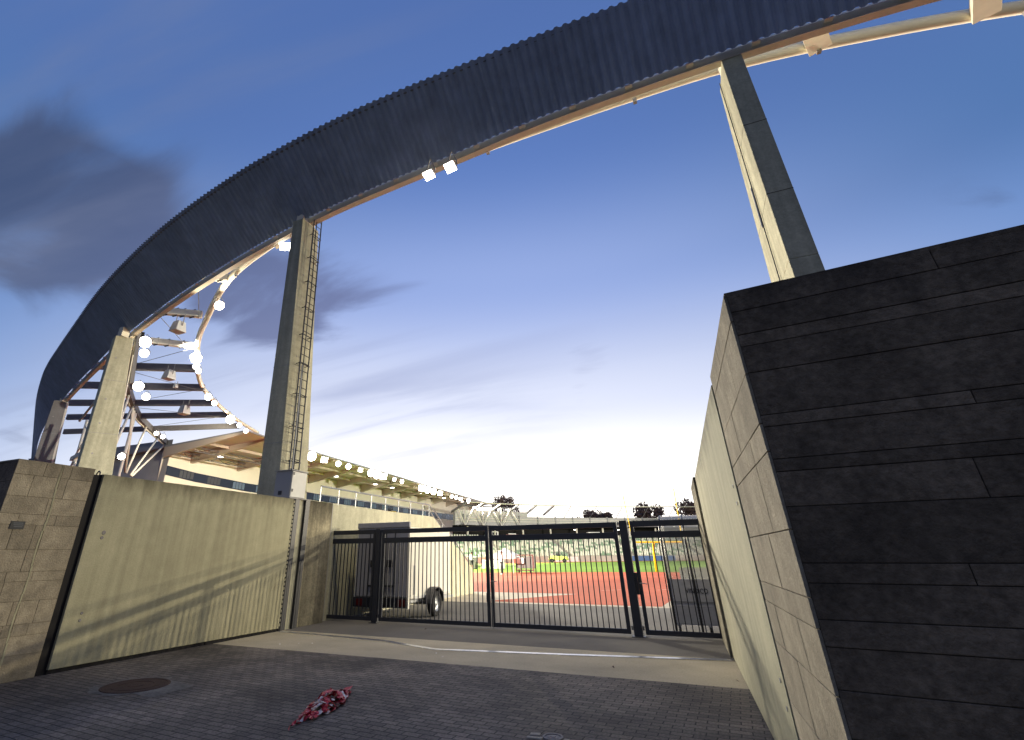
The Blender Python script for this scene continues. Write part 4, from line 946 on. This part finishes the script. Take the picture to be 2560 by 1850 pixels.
# trussed corner between grandstand and far stand
tr = thing('corner_truss', 'white zigzag steel truss before the grey wall at the grandstand far end', 'truss', (-46, 96, 5))
def tp(i, off, z): n = outw(tail, i); q = tail[i]+n*off; return (q.x, q.y, z)
for k in range(7):
    mb = MB(); mb.tube([tp(k, 11.3, 10.6 if k % 2 == 0 else 6.9), tp(k+1, 11.3, 6.9 if k % 2 == 0 else 10.6)], .13, 6); mb.build('diagonal', M_WHITEST, tr)
    if k % 2: mb = MB(); mb.tube([tp(k, 11.4, 6.9), tp(k, 11.4, 10.8)], .09, 6); mb.build('post', M_WHITEST, tr)
mb = MB(); strip(mb, tail[:9], 12.0, 12.5, 9.02, 10.0); mb.build('back_wall', M_CLAD, tr)
mb = MB(); mb.tube([tp(k, 11.3, 10.8) for k in range(8)], .12, 6); mb.build('top_chord', M_BEAMG, tr)
# seats
def seat_mesh(name, m):
    mb = MB(); mb.hexa([(-.2, -.2, .40), (.2, -.2, .40), (.2, .2, .40), (-.2, .2, .40), (-.21, -.22, .45), (.21, -.22, .45), (.21, .2, .46), (-.21, .2, .46)])
    mb.hexa([(-.21, .17, .46), (.21, .17, .46), (.21, .22, .46), (-.21, .22, .46), (-.2, .24, .84), (.2, .24, .84), (.2, .29, .84), (-.2, .29, .84)]); mb.box(-.05, .05, .05, .12, 0, .41)
    return mb
spots = []
for k in range(NR):
    for i in range(len(fpl)):
        if (i // 26) % 1 == 0 and i % 26 in (0, 1): continue        # stair aisles
        n = outw(fpl, i); p = fpl[i]+n*(1.0+k*.82+.45); green = (math.sin(i*.7+k*2.1)+math.sin(i*.31-k*1.3)+rng.uniform(-1.1, 1.1)) > .55
        spots.append((Vector((p.x, p.y, .70+k*.36)), math.atan2(n.y, n.x)-math.pi/2, green))
def pix(P):
    q = Vector(P)-EYE; z = q.dot(fwd); return (1130+1220*q.dot(r2)/z, 806-1220*q.dot(u2)/z) if z > 0 else (-1, -1)
vis = [s for s in spots if 1150 < pix(s[0])[0] < 1600 and not (1040 < pix(s[0])[0] < 1128)]
vis.sort(key=lambda s: (s[0]-EYE).length); near = {id(s) for s in vis[:300]}
src = {}
for s in spots:
    if id(s) not in near: continue
    g = s[2]
    if g not in src:
        o = seat_mesh('stadium_chair', None).build('stadium_chair', M_SEATG if g else M_SEATW)
        tag(o, 'green plastic seat among the white ones on the far curved terrace' if g else 'white plastic seat in the rows of the far curved terrace', 'seat', 'green seats of the curved terrace' if g else 'white seats of the curved terrace'); src[g] = o
    else:
        o = src[g].copy(); COL.objects.link(o)
    o.location = s[0]; o.rotation_euler = (0, 0, s[1])
mb = MB(); one = seat_mesh('', None)
for s in spots:
    if id(s) in near: continue
    c, sn = math.cos(s[1]), math.sin(s[1]); i0 = len(mb.v)
    mb.v += [(s[0].x+x*c-y*sn, s[0].y+x*sn+y*c, s[0].z+z) for x, y, z in one.v]; mb.f += [tuple(i0+j for j in f) for f in one.f]; mb.t += one.t; mb.m += [int(s[2])]*len(one.f)
o = mb.build('seat_rows', [M_SEATW, M_SEATG]); tag(o, 'remaining rows of mixed white and green seats on the far terrace', 'seats', None, 'stuff')
# things on the far concourse and along the front
for lab, x0, off in (('small lit lamp in the dark concourse of the far stand, left one', 6, 11.5), ('small lit lamp in the dark concourse of the far stand, middle one', 13, 11.5), ('small lit lamp in the dark concourse of the far stand, right one', 18, 11.5)):
    i = x0; n = outw(tail, i); p = tail[i]+n*off
    t = thing('concourse_lamp', lab, 'lamp', (p.x, p.y, 6.3)); MB().box(p.x-.2, p.x+.2, p.y-.2, p.y+.2, 6.45, 6.6).build('housing', M_HOUSE, t); MB().lathe((p.x, p.y, 6.3), (0, 0, 1), [(0, 0), (.02, .16), (.12, .2), (.149, .1)], 12).build('lens', M_LAMPDIM, t, smooth=True)
for lab, i, w, m in (('white parked van seen at the back of the far terrace', 15, 1.5, M_WHITE), ('white kiosk hatch at the top of the far terrace, left part', 4, 1.0, M_WHITE), ('red banner at the top of the far terrace', 6, 1.6, M_REDFR)):
    n = outw(tail, i); p = tail[i]+n*11.2; d = Vector((-n.y, n.x, 0))
    t = thing('parked_van' if 'van' in lab else ('kiosk' if 'kiosk' in lab else 'banner'), lab, 'van' if 'van' in lab else ('kiosk' if 'kiosk' in lab else 'banner'), (p.x, p.y, 4.4))
    dp = .5 if 'banner' not in lab else .05
    MB().obox((p.x, p.y, 5.2 if dp > .1 else 5.0), d*w, n*dp, Vector((0, 0, .7 if dp > .1 else .35))).build('body', m, t, bevel=.08 if dp > .1 else .01)
    q = p-n*(dp+.02); MB().obox((q.x, q.y, 5.45), d*w*.6, n*.012, Vector((0, 0, .25 if dp > .1 else .1))).build('window' if dp > .1 else 'stripe', M_WIN if dp > .1 else M_WHITE, t)
BG = 'advertising boards along the far terrace'
for lab, i0, i1, m in (('pale advertising board low on the far terrace, left of the gate posts', 7, 11, M_WHITE), ('blue advertising board low on the far terrace, seen through the dugout', 16, 22, M_BLUE)):
    seg = tail[i0:i1]; mb = MB(); iv = 0
    for i, p in zip(range(i0, i1), seg):
        n = outw(tail, i); a = p+n*.35; b = p+n*.42; mb.v += [(a.x, a.y, 0.02), (b.x, b.y, 0.02), (b.x, b.y, .95), (a.x, a.y, .95)]
    for i in range(len(seg)-1):
        for j in range(4): mb.f.append((4*i+j, 4*i+(j+1) % 4, 4*i+4+(j+1) % 4, 4*i+4+j)); mb.t.append(.5); mb.m.append(0)
    tag(mb.build('advertising_board', m), lab, 'board', BG)

# ------------------------------------------------------------------ things on the field
t = thing('goal_post', 'yellow American football goal post standing on the grass', 'goal post', (-4.0, 52.6, 0))
mb = MB(); mb.tube([(-4.0, 52.6, 0), (-3.95, 52.55, 1.6), (-3.85, 52.3, 2.2), (-3.8, 52.0, 2.42)], .11, 10); mb.build('gooseneck', M_YELLOW, t, smooth=True)
mb = MB(); mb.tube([(-5.55, 52, 2.46), (-1.35, 52, 2.42)], .07, 8); mb.build('crossbar', M_YELLOW, t)
for x, z, b in ((-5.55, 6.6, -.3), (-1.35, 6.95, .1)):
    mb = MB(); mb.tube([(x, 52, 2.42), (x+b, 52, z)], .035, 8); mb.build('upright', M_YELLOW, t)
t = thing('pop_up_tent', 'white pop-up canopy tent beside the running track', 'tent', (-16.6, 47.5, 0))
mb = MB(); x0, x1, y0, y1 = -17.6, -15.6, 46.9, 48.9; pk = (-16.7, 47.9, 2.05)
for a, b in (((x0, y0), (x1, y0)), ((x1, y0), (x1, y1)), ((x1, y1), (x0, y1)), ((x0, y1), (x0, y0))):
    mb.quad((*a, 1.45), (*b, 1.45), pk); mb.quad((*a, 1.15), (*b, 1.15), (*b, 1.45), (*a, 1.45))
o = mb.build('canopy', M_WHITE, t); o.modifiers.new('thick', 'SOLIDIFY').thickness = .02
for x in (x0, x1):
    for y in (y0, y1): MB().box(x-.025, x+.025, y-.025, y+.025, 0, 1.3).build('leg', M_GALV, t)
t = thing('equipment_cart', 'grey box cart with red frame and white cloth beside the tent', 'cart', (-15.0, 48.7, 0))
MB().box(-15.7, -14.2, 48.3, 49.3, .35, 1.30).build('box_body', M_GREYB, t, bevel=.02)
mb = MB()
for x in (-15.75, -14.15): mb.box(x-.05, x+.05, 48.22, 48.32, .1, 1.40)
mb.box(-15.8, -14.1, 48.2, 48.33, 1.40, 1.50); mb.box(-15.8, -14.1, 48.2, 48.33, .16, .26); mb.build('frame', M_REDFR, t)
MB().box(-16.0, -15.0, 48.0, 48.26, .75, 1.25).build('cloth', M_WHITE, t, bevel=.03)
for x in (-15.5, -14.4): MB().lathe((x-.05, 48.2, .14), (1, 0, 0), [(0, .05), (0, .14), (.08, .14), (.08, .05)], 14).build('wheel', M_RUBBER, t)
t = thing('utility_cart', 'lime yellow utility cart with dark wheels standing across the grass', 'cart', (-24.1, 99.2, 0))
MB().hexa([(-25.9, 98.7, .45), (-22.4, 98.7, .45), (-22.4, 100.0, .45), (-25.9, 100.0, .45), (-25.8, 98.75, 1.15), (-22.6, 98.75, 1.05), (-22.6, 99.9, 1.05), (-25.8, 99.9, 1.15)]).build('body', M_HIVIS, t, bevel=.08)
for x in (-25.3, -23.0): MB().lathe((x, 98.6, .38), (0, 1, 0), [(0, .1), (0, .38), (.25, .38), (.25, .1)], 16).build('wheel', M_RUBBER, t)
mb = MB(); mb.tube([(-25.2, 99.2, 1.1), (-25.0, 99.2, 1.75), (-23.8, 99.2, 1.8), (-23.2, 99.2, 1.05)], .06, 6); mb.build('roll_bar', M_BLACK, t)
MB().box(-24.6, -24.1, 98.9, 99.6, 1.1, 1.6).build('seat', M_BLACK, t, bevel=.05)
t = thing('waste_bin', 'dark wheeled waste bin standing near the stair foot by the track', 'bin', (-24.3, 58.5, 0))
MB().hexa([(-24.6, 58.2, .06), (-24.0, 58.2, .06), (-24.0, 58.8, .06), (-24.6, 58.8, .06), (-24.72, 58.1, 1.2), (-23.88, 58.1, 1.2), (-23.88, 58.9, 1.2), (-24.72, 58.9, 1.2)]).build('body', M_GREYB, t)
MB().box(-24.75, -23.85, 58.05, 58.95, 1.205, 1.32).build('lid', M_WHITE, t, bevel=.03)
MB().lathe((-24.6, 58.75, .1), (1, 0, 0), [(0, .02), (0, .1), (.6, .1), (.6, .02)], 12).build('wheel', M_RUBBER, t)
t = thing('cloth_table', 'low table under a white cloth beside the waste bin', 'table', (-21.8, 58.5, 0))
MB().hexa([(-23.2, 58, .05), (-20.6, 58, .05), (-20.6, 59, .05), (-23.2, 59, .05), (-23.1, 58.05, .95), (-20.7, 58.05, .95), (-20.7, 58.95, .95), (-23.1, 58.95, .95)]).build('cloth', M_WHITE, t, bevel=.04)
mb = MB()
for x in (-23.0, -20.8): mb.box(x-.03, x+.03, 58.4, 58.5, 0, .06)
mb.build('leg', M_GALV, t)

# ------------------------------------------------------------------ people
def person(label, loc, rz, joints, radii, edges, zones, hairm):
    t = thing('person', label, 'person', (0, 0, 0)); t.location = loc; t.rotation_euler = (0, 0, rz)
    me = bpy.data.meshes.new('body'); me.from_pydata(joints, edges, []); o = bpy.data.objects.new('body', me); COL.objects.link(o); o.parent = t
    o.modifiers.new('skin', 'SKIN'); s = o.modifiers.new('sub', 'SUBSURF'); s.levels = 1; s.render_levels = 2
    for i, r in enumerate(radii): me.skin_vertices[0].data[i].radius = (r, r) if not isinstance(r, tuple) else r
    for i in range(len(joints)): me.skin_vertices[0].data[i].use_root = (i == 0)
    me.materials.append(person_mat('person_colours', zones))
    hx, hy, hz = joints[4]
    bm = bmesh.new(); bmesh.ops.create_uvsphere(bm, u_segments=14, v_segments=10, radius=.112, matrix=Matrix.Translation((hx, hy+.015, hz+.03)) @ Matrix.Diagonal((.9, 1.05, 1.05, 1)))
    bmesh.ops.delete(bm, geom=[v for v in bm.verts if v.co.z < hz-.03 and v.co.y < hy+.02 or v.co.z < hz-.08], context='VERTS')
    hm = bpy.data.meshes.new('hair'); bm.to_mesh(hm); bm.free(); hm.materials.append(hairm); h = bpy.data.objects.new('hair', hm); COL.objects.link(h); h.parent = t
    return t
J = [(0, 0, .95), (0, 0, 1.15), (0, 0, 1.40), (0, -.01, 1.52), (0, -.02, 1.66), (0, -.03, 1.74),
     (.09, 0, .90), (.10, -.02, .50), (.11, .01, .08), (.11, -.14, .04), (-.09, 0, .90), (-.11, .03, .50), (-.12, .06, .08), (-.12, -.09, .04),
     (.19, 0, 1.40), (.24, .02, 1.14), (.22, -.10, .92), (.22, -.14, .83), (-.19, 0, 1.40), (-.24, .02, 1.14), (-.22, -.09, .92), (-.22, -.12, .83)]
Rr = [(.15, .11), (.14, .10), (.16, .10), .055, (.085, .10), (.07, .085), .085, .06, .045, .04, .085, .06, .045, .04, .065, .045, .035, .035, .065, .045, .035, .035]
Ed = [(0, 1), (1, 2), (2, 3), (3, 4), (4, 5), (0, 6), (6, 7), (7, 8), (8, 9), (0, 10), (10, 11), (11, 12), (12, 13), (2, 14), (14, 15), (15, 16), (16, 17), (2, 18), (18, 19), (19, 20), (20, 21)]
SK = (.42, .25, .18)
person('person in white shirt and dark shorts standing at the foot of the stair', (-22.9, 54.6, 0), R(70), J, Rr, Ed, [(0, (.6, .6, .6)), (.08, SK), (.50, (.02, .02, .025)), (.98, (.75, .73, .70)), (1.5, SK)], M_HAIR)
J2 = list(J); J2[11] = (-.13, -.06, .50); J2[12] = (-.15, -.02, .08); J2[13] = (-.15, -.17, .04); J2[16] = (.2, -.16, 1.12); J2[17] = (.16, -.26, 1.16)
person('person in white top and black trousers standing before the white tent', (-15.5, 43.6, 0), R(-60), J2, Rr, Ed, [(0, (.7, .68, .66)), (.09, (.015, .015, .02)), (.98, (.72, .68, .66)), (1.5, SK)], mat('red_brown_hair', (.16, .03, .02), .7))

# ------------------------------------------------------------------ trees behind the far stand
def tree(label, x, y, h, w, seed, base=4.0, n=1500):
    rg = random.Random(seed); t = thing('tree', label, 'tree', (x, y, 0))
    mb = MB(); mb.tube([(x, y, 0), (x+.2, y, h*.3), (x-.1, y+.2, h*.55), (x+.15, y, h*.82)], [.45, .36, .24, .07], 8)
    ctr = []
    for k in range(11):
        a = rg.uniform(0, 6.28); rr = w*rg.uniform(.25, .85); zz = h*rg.uniform(.48, .92); rr *= math.sqrt(max(.1, 1-((zz/h-.66)/.42)**2)); c = Vector((x+rr*math.cos(a), y+rr*math.sin(a)*.8, zz)); ctr.append((c, rg.uniform(.8, 1.6)*w*.26))
        mb.tube([(x, y, h*rg.uniform(.3, .5)), ((x+c.x)/2, (y+c.y)/2, zz*.82), tuple(c)], [.16, .10, .03], 6)
    ctr.append((Vector((x, y, h*.85)), w*.36)); ctr.append((Vector((x, y, h*.65)), w*.45))
    mb.build('trunk', M_BARK, t)
    lf = MB()
    for k in range(n):
        c, r = rg.choice(ctr); d = Vector((rg.gauss(0, 1), rg.gauss(0, 1), rg.gauss(0, 1))).normalized()*r*rg.random()**.4; p = c+d
        u = Vector((rg.gauss(0, 1), rg.gauss(0, 1), rg.gauss(0, 1))).normalized(); v = u.orthogonal().normalized(); s = rg.uniform(.16, .42)
        lf.quad(p-u*s-v*s*.5, p+u*s-v*s*.6, p+u*s*.9+v*s*.5, p-u*s*.8+v*s*.6, tone=rg.random())
    lf.build('crown', M_LEAFD, t, recalc=False)
TG = 'dark trees behind the far stand'
tree('round dark tree beyond the end of the grandstand roof', -53.0, 152, 18.2, 4.8, 1)
tree('low ragged dark tree over the far roof, left half of the middle clump', -27.5, 152, 13.6, 3.6, 2)
tree('low ragged dark tree over the far roof, right half of the middle clump', -23.4, 153, 12.8, 3.4, 3)
tree('dark bushy tree above the clear dugout roof, by the right goal upright', -11.0, 150, 13.9, 4.4, 4, n=1800)
tree('dark tree beside the pale right wall edge, rightmost of the far trees', -.6, 150, 14.2, 4.6, 5, n=1800)

# ------------------------------------------------------------------ things on the pavement
t = thing('manhole_cover', 'reddish iron manhole cover set in broken mortar near the left panel', 'manhole cover', (-7.38, 5.6, 0))
mb = MB(); rg = random.Random(3); N_ = 28; ring_ = []
for k in range(N_):
    a = 2*math.pi*k/N_; r = .50+rg.uniform(-.05, .10)+(.30 if 5.8 < a or a < .55 else 0); ring_.append((-7.38+r*math.cos(a), 5.6+r*math.sin(a), .004))
mb.quad(*ring_); mb.build('mortar_ring', M_PATCH, t, recalc=False)
MB().lathe((-7.38, 5.6, 0), (0, 0, 1), [(.002, .43), (.012, .425), (.012, .385), (.008, .38)], 40).build('frame', M_IRON, t)
mb = MB(); mb.lathe((-7.38, 5.6, 0), (0, 0, 1), [(.009, .378), (.009, .3), (.012, .3), (.012, .22), (.009, .22), (.009, .1), (.012, .1), (.012, 0)], 40); mb.build('lid', M_IRON, t)
t = thing('valve_cover', 'small round grey valve cover among pale setts at the bottom edge', 'valve cover', (-1.62, 5.78, 0))
MB().lathe((-1.62, 5.78, 0), (0, 0, 1), [(.002, .10), (.014, .098), (.014, .08), (.006, .078)], 32).build('frame', M_IRONG, t)
mb = MB(); mb.lathe((-1.62, 5.78, 0), (0, 0, 1), [(.007, .077), (.007, .055), (.012, .052), (.012, .03), (.007, .028), (.016, .02), (.016, 0)], 32); mb.build('lid', M_IRONG, t)
SG = 'pale paving setts round the valve cover'
for lab, x, y, w, d, a in (('pale sett left of the valve cover, set slightly askew', -1.80, 5.80, .05, .035, .2), ('brownish sett left of the valve cover nearest the frame edge', -1.80, 5.70, .055, .03, .1), ('small pale sett touching the left of the valve cover', -1.735, 5.705, .03, .03, 0), ('pale sett right of the valve cover', -1.46, 5.73, .055, .035, -.15), ('last pale sett on the right beyond the valve cover', -1.36, 5.70, .045, .03, 0)):
    u = Vector((math.cos(a), math.sin(a), 0)); v = Vector((-u.y, u.x, 0))
    o = MB().obox((x, y, .004), u*w, v*d, Vector((0, 0, .008))).build('paving_sett', M_SETT, bevel=.006); tag(o, lab, 'sett', SG)
# crumpled barrier tape
t = thing('crumpled_tape', 'crumpled heap of red and white barrier tape lying on the paving', 'barrier tape', (-4.35, 5.85, 0))
rg = random.Random(21); A, B = Vector((-4.20, 5.38, 0)), Vector((-4.42, 6.30, 0)); ax = (B-A); nd = Vector((-ax.y, ax.x, 0)).normalized()
def env_(f): return .03+.125*math.sin(math.pi*min(1, max(0, .10+f*.88)))
def ribbon(m, name, npts, seed, wd, count):
    rg = random.Random(seed); mb = MB(); an = ax.normalized()
    for c in range(count):
        f = rg.uniform(.02, .98); e = env_(f)
        p = A+ax*f+nd*rg.uniform(-e, e)*.85+Vector((0, 0, rg.uniform(.012, .02+e*.8)))
        d = (an*rg.choice((-1, 1))*rg.uniform(.3, 1.3)+nd*rg.gauss(0, .6)+Vector((0, 0, rg.gauss(0, .25)))).normalized(); prev = None; roll = rg.uniform(-.9, .9)
        for k in range(npts):
            d = (d+Vector((rg.gauss(0, .28), rg.gauss(0, .28), rg.gauss(0, .22)))).normalized(); q = p+d*.042; roll += rg.gauss(0, .25)
            f2 = max(0, min(1, (q-A).dot(ax)/ax.length_squared)); e2 = env_(f2); lat = (q-A).dot(nd)
            if abs(lat) > e2: q -= nd*(lat-math.copysign(e2, lat))
            q.z = min(max(q.z, .010), .02+e2*.85*max(.2, 1-(lat/e2)**2))
            sd = d.cross(Vector((math.sin(roll)*.5, math.cos(roll*2)*.3, 1))).normalized()*wd/2*(.6+.4*math.sin(math.pi*(k+.5)/npts))
            if prev: mb.quad(prev[0], prev[1], q+sd, q-sd)
            prev = (q-sd, q+sd); p = q
    o = mb.build(name, m, t, recalc=False, smooth=True); s = o.modifiers.new('thick', 'SOLIDIFY'); s.thickness = .001; return o
ribbon(M_TAPER, 'red_tape', 8, 31, .07, 44); ribbon(M_TAPEW, 'white_tape', 6, 77, .05, 24)
mb = MB(); prev = None
for k in range(11):
    f = k/10; q = Vector((-4.24+.13*f+.02*math.sin(f*7), 5.34-.42*f, .012+.02*math.sin(f*9)**2)); sd = Vector((.022*math.cos(k*.9), .006, .02*math.sin(k*.9)))*(1-f*.6)
    if prev: mb.quad(prev[0], prev[1], q+sd, q-sd, mi=0 if k in (2, 3, 4, 5) else 1)
    prev = (q-sd, q+sd)
o = mb.build('tape_tail', [M_TAPEW, M_TAPER], t, recalc=False); o.modifiers.new('thick', 'SOLIDIFY').thickness = .001
# fallen leaves and paper scraps on the apron
for k, (x, y, m, lab) in enumerate(((-7.9, 8.95, M_WHITE, 'paper scrap on the apron nearest the left panel'), (-7.6, 9.15, M_WHITE, 'paper scrap on the apron, second from the left panel'), (-7.35, 9.25, M_WHITE, 'paper scrap on the apron, third from the left panel'), (-4.6, 9.25, M_WHITE, 'paper scrap below the bend of the steel strip'), (-4.35, 9.0, M_WHITE, 'paper scrap nearest the paving below the steel strip'), (-1.55, 9.2, M_IRON, 'brown dead leaf on the right half of the apron'), (.12, 8.9, M_IRON, 'brown dead leaf against the foot of the right wall'), (-6.2, 11.9, M_IRON, 'brown dead leaf in the gate shadow on the apron'))):
    rg = random.Random(k); s = rg.uniform(.015, .028) if m is M_WHITE else .035; mb = MB(); a = rg.uniform(0, 3)
    u = Vector((math.cos(a), math.sin(a), .2))*s; v = Vector((-math.sin(a), math.cos(a), .3))*s*.6
    c = Vector((x, y, .012+s*.25)); mb.quad(c-u, c-v, c+u*.9, c+v); mb.quad(c-u*.3+Vector((0, 0, .004)), c-v*.8+Vector((0, 0, .01)), c+u*.7+Vector((0, 0, .012)))
    tag(mb.build('paper_scrap' if m is M_WHITE else 'dead_leaf', m, recalc=False), lab, 'litter' if m is M_WHITE else 'leaf', 'paper scraps on the apron' if m is M_WHITE else 'dead leaves on the apron')

# ------------------------------------------------------------------ opposite stand with its floodlights (right of the frame, lights the walls)
t = thing('side_stand', 'plain stand along the far right side of the stadium, hidden behind the right wall', 'stand', (52, 65, 0))
MB().hexa([(50, 35, 0), (62, 35, 0), (62, 110, 0), (50, 110, 0), (50.2, 35, 1), (62, 35, 7), (62, 110, 7), (50.2, 110, 1)]).build('terrace', M_STEP, t)
MB().box(44, 63, 35, 110, 15.2, 15.5).build('roof', M_ROOFT, t)
SG2 = 'floodlights on the opposite stand roof'
KEY = [(46.0, 52.0, 26000), (46.0, 62.0, 86000), (46.0, 74.0, 46000)]
for k, (x, y, pw) in enumerate(KEY):
    o = floodlight(f'{ORD[k]} floodlight from the near end of the opposite stand roof', (x, y, 14.4), (-5, 20, 0), (1.2, .9), False, .6, SG2)
    spot(o, (x-.3, y-.2, 14.3), (-9, 10, 1.5), pw, 34, .5, .28)
# field light from both sides and the grandstand eave spill on the gate
spot(el_obj[6], (eave(66)+.6, 66, 12.3), (0, 7, 1.5), 20000, 38, .6, .6)
spot(el_obj[11], (eave(86)+.6, 86, 12.2), (0, 9, 1), 34000, 30, .6, .6)
spot(el_obj[0], (eave(48.5)+.6, 48.5, 12.3), (2.8, 11, 11), 62000, 16, .6, .6)
for o, p, aim, pw, cone in ((el_obj[3], (eave(57)+.6, 57, 12.3), (-6, 48, 0), 190000, 105), (el_obj[12], (eave(88)+.6, 88, 12.2), (-18, 92, 0), 150000, 110), (el_obj[16], (eave(103)+.6, 103, 12), (-22, 106, 3), 50000, 100)):
    spot(o, p, aim, pw, cone, .7, .9, (1, .92, .76))
t = floodlight('fourth floodlight from the near end of the opposite stand roof', (46, 86, 14.4), (-20, 90, 0), (1.2, .9), False, .6, SG2)
spot(t, (45.6, 86, 14.3), (-28, 92, 3), 190000, 80, .6, .9, (1, .94, .80))
t = floodlight('fifth floodlight from the near end of the opposite stand roof', (46, 42, 14.4), (-10, 40, 0), (1.2, .9), False, .6, SG2)
spot(t, (45.6, 42, 14.3), (-4, 36, 0), 230000, 50, .7, .9, (1, .92, .76))
# lamps of the ring that light the near beams, columns and apron
spot(fl['d'], (-19.0, 14.5, 12.4), (-14, 10.5, 13), 700, 150, .6, .2)
spot(fl['e'], (-26.3, 16.5, 12.3), (-14, 75, 0), 120000, 75, .6, .5, (1, .93, .78))
spot(fl['b'], (-5.45, 10.5, 11.9), (-5.5, 17, 0), 1600, 120, .8, .2)
spot(fl['a'], (-4.7, 10.05, 11.9), (-4.9, 9.0, 0), 260, 165, .5, .15)
spot(fl['g'], (-26.0, 18.4, 11.9), (-27, 14, 9), 1500, 130, .7, .3)
spot(fl['m'], (-36.5, 31.3, 12.4), (-47, 35, 10.5), 7000, 80, .7, .3)
for o in bpy.data.objects:
    if '_o' in o: del o['_o']
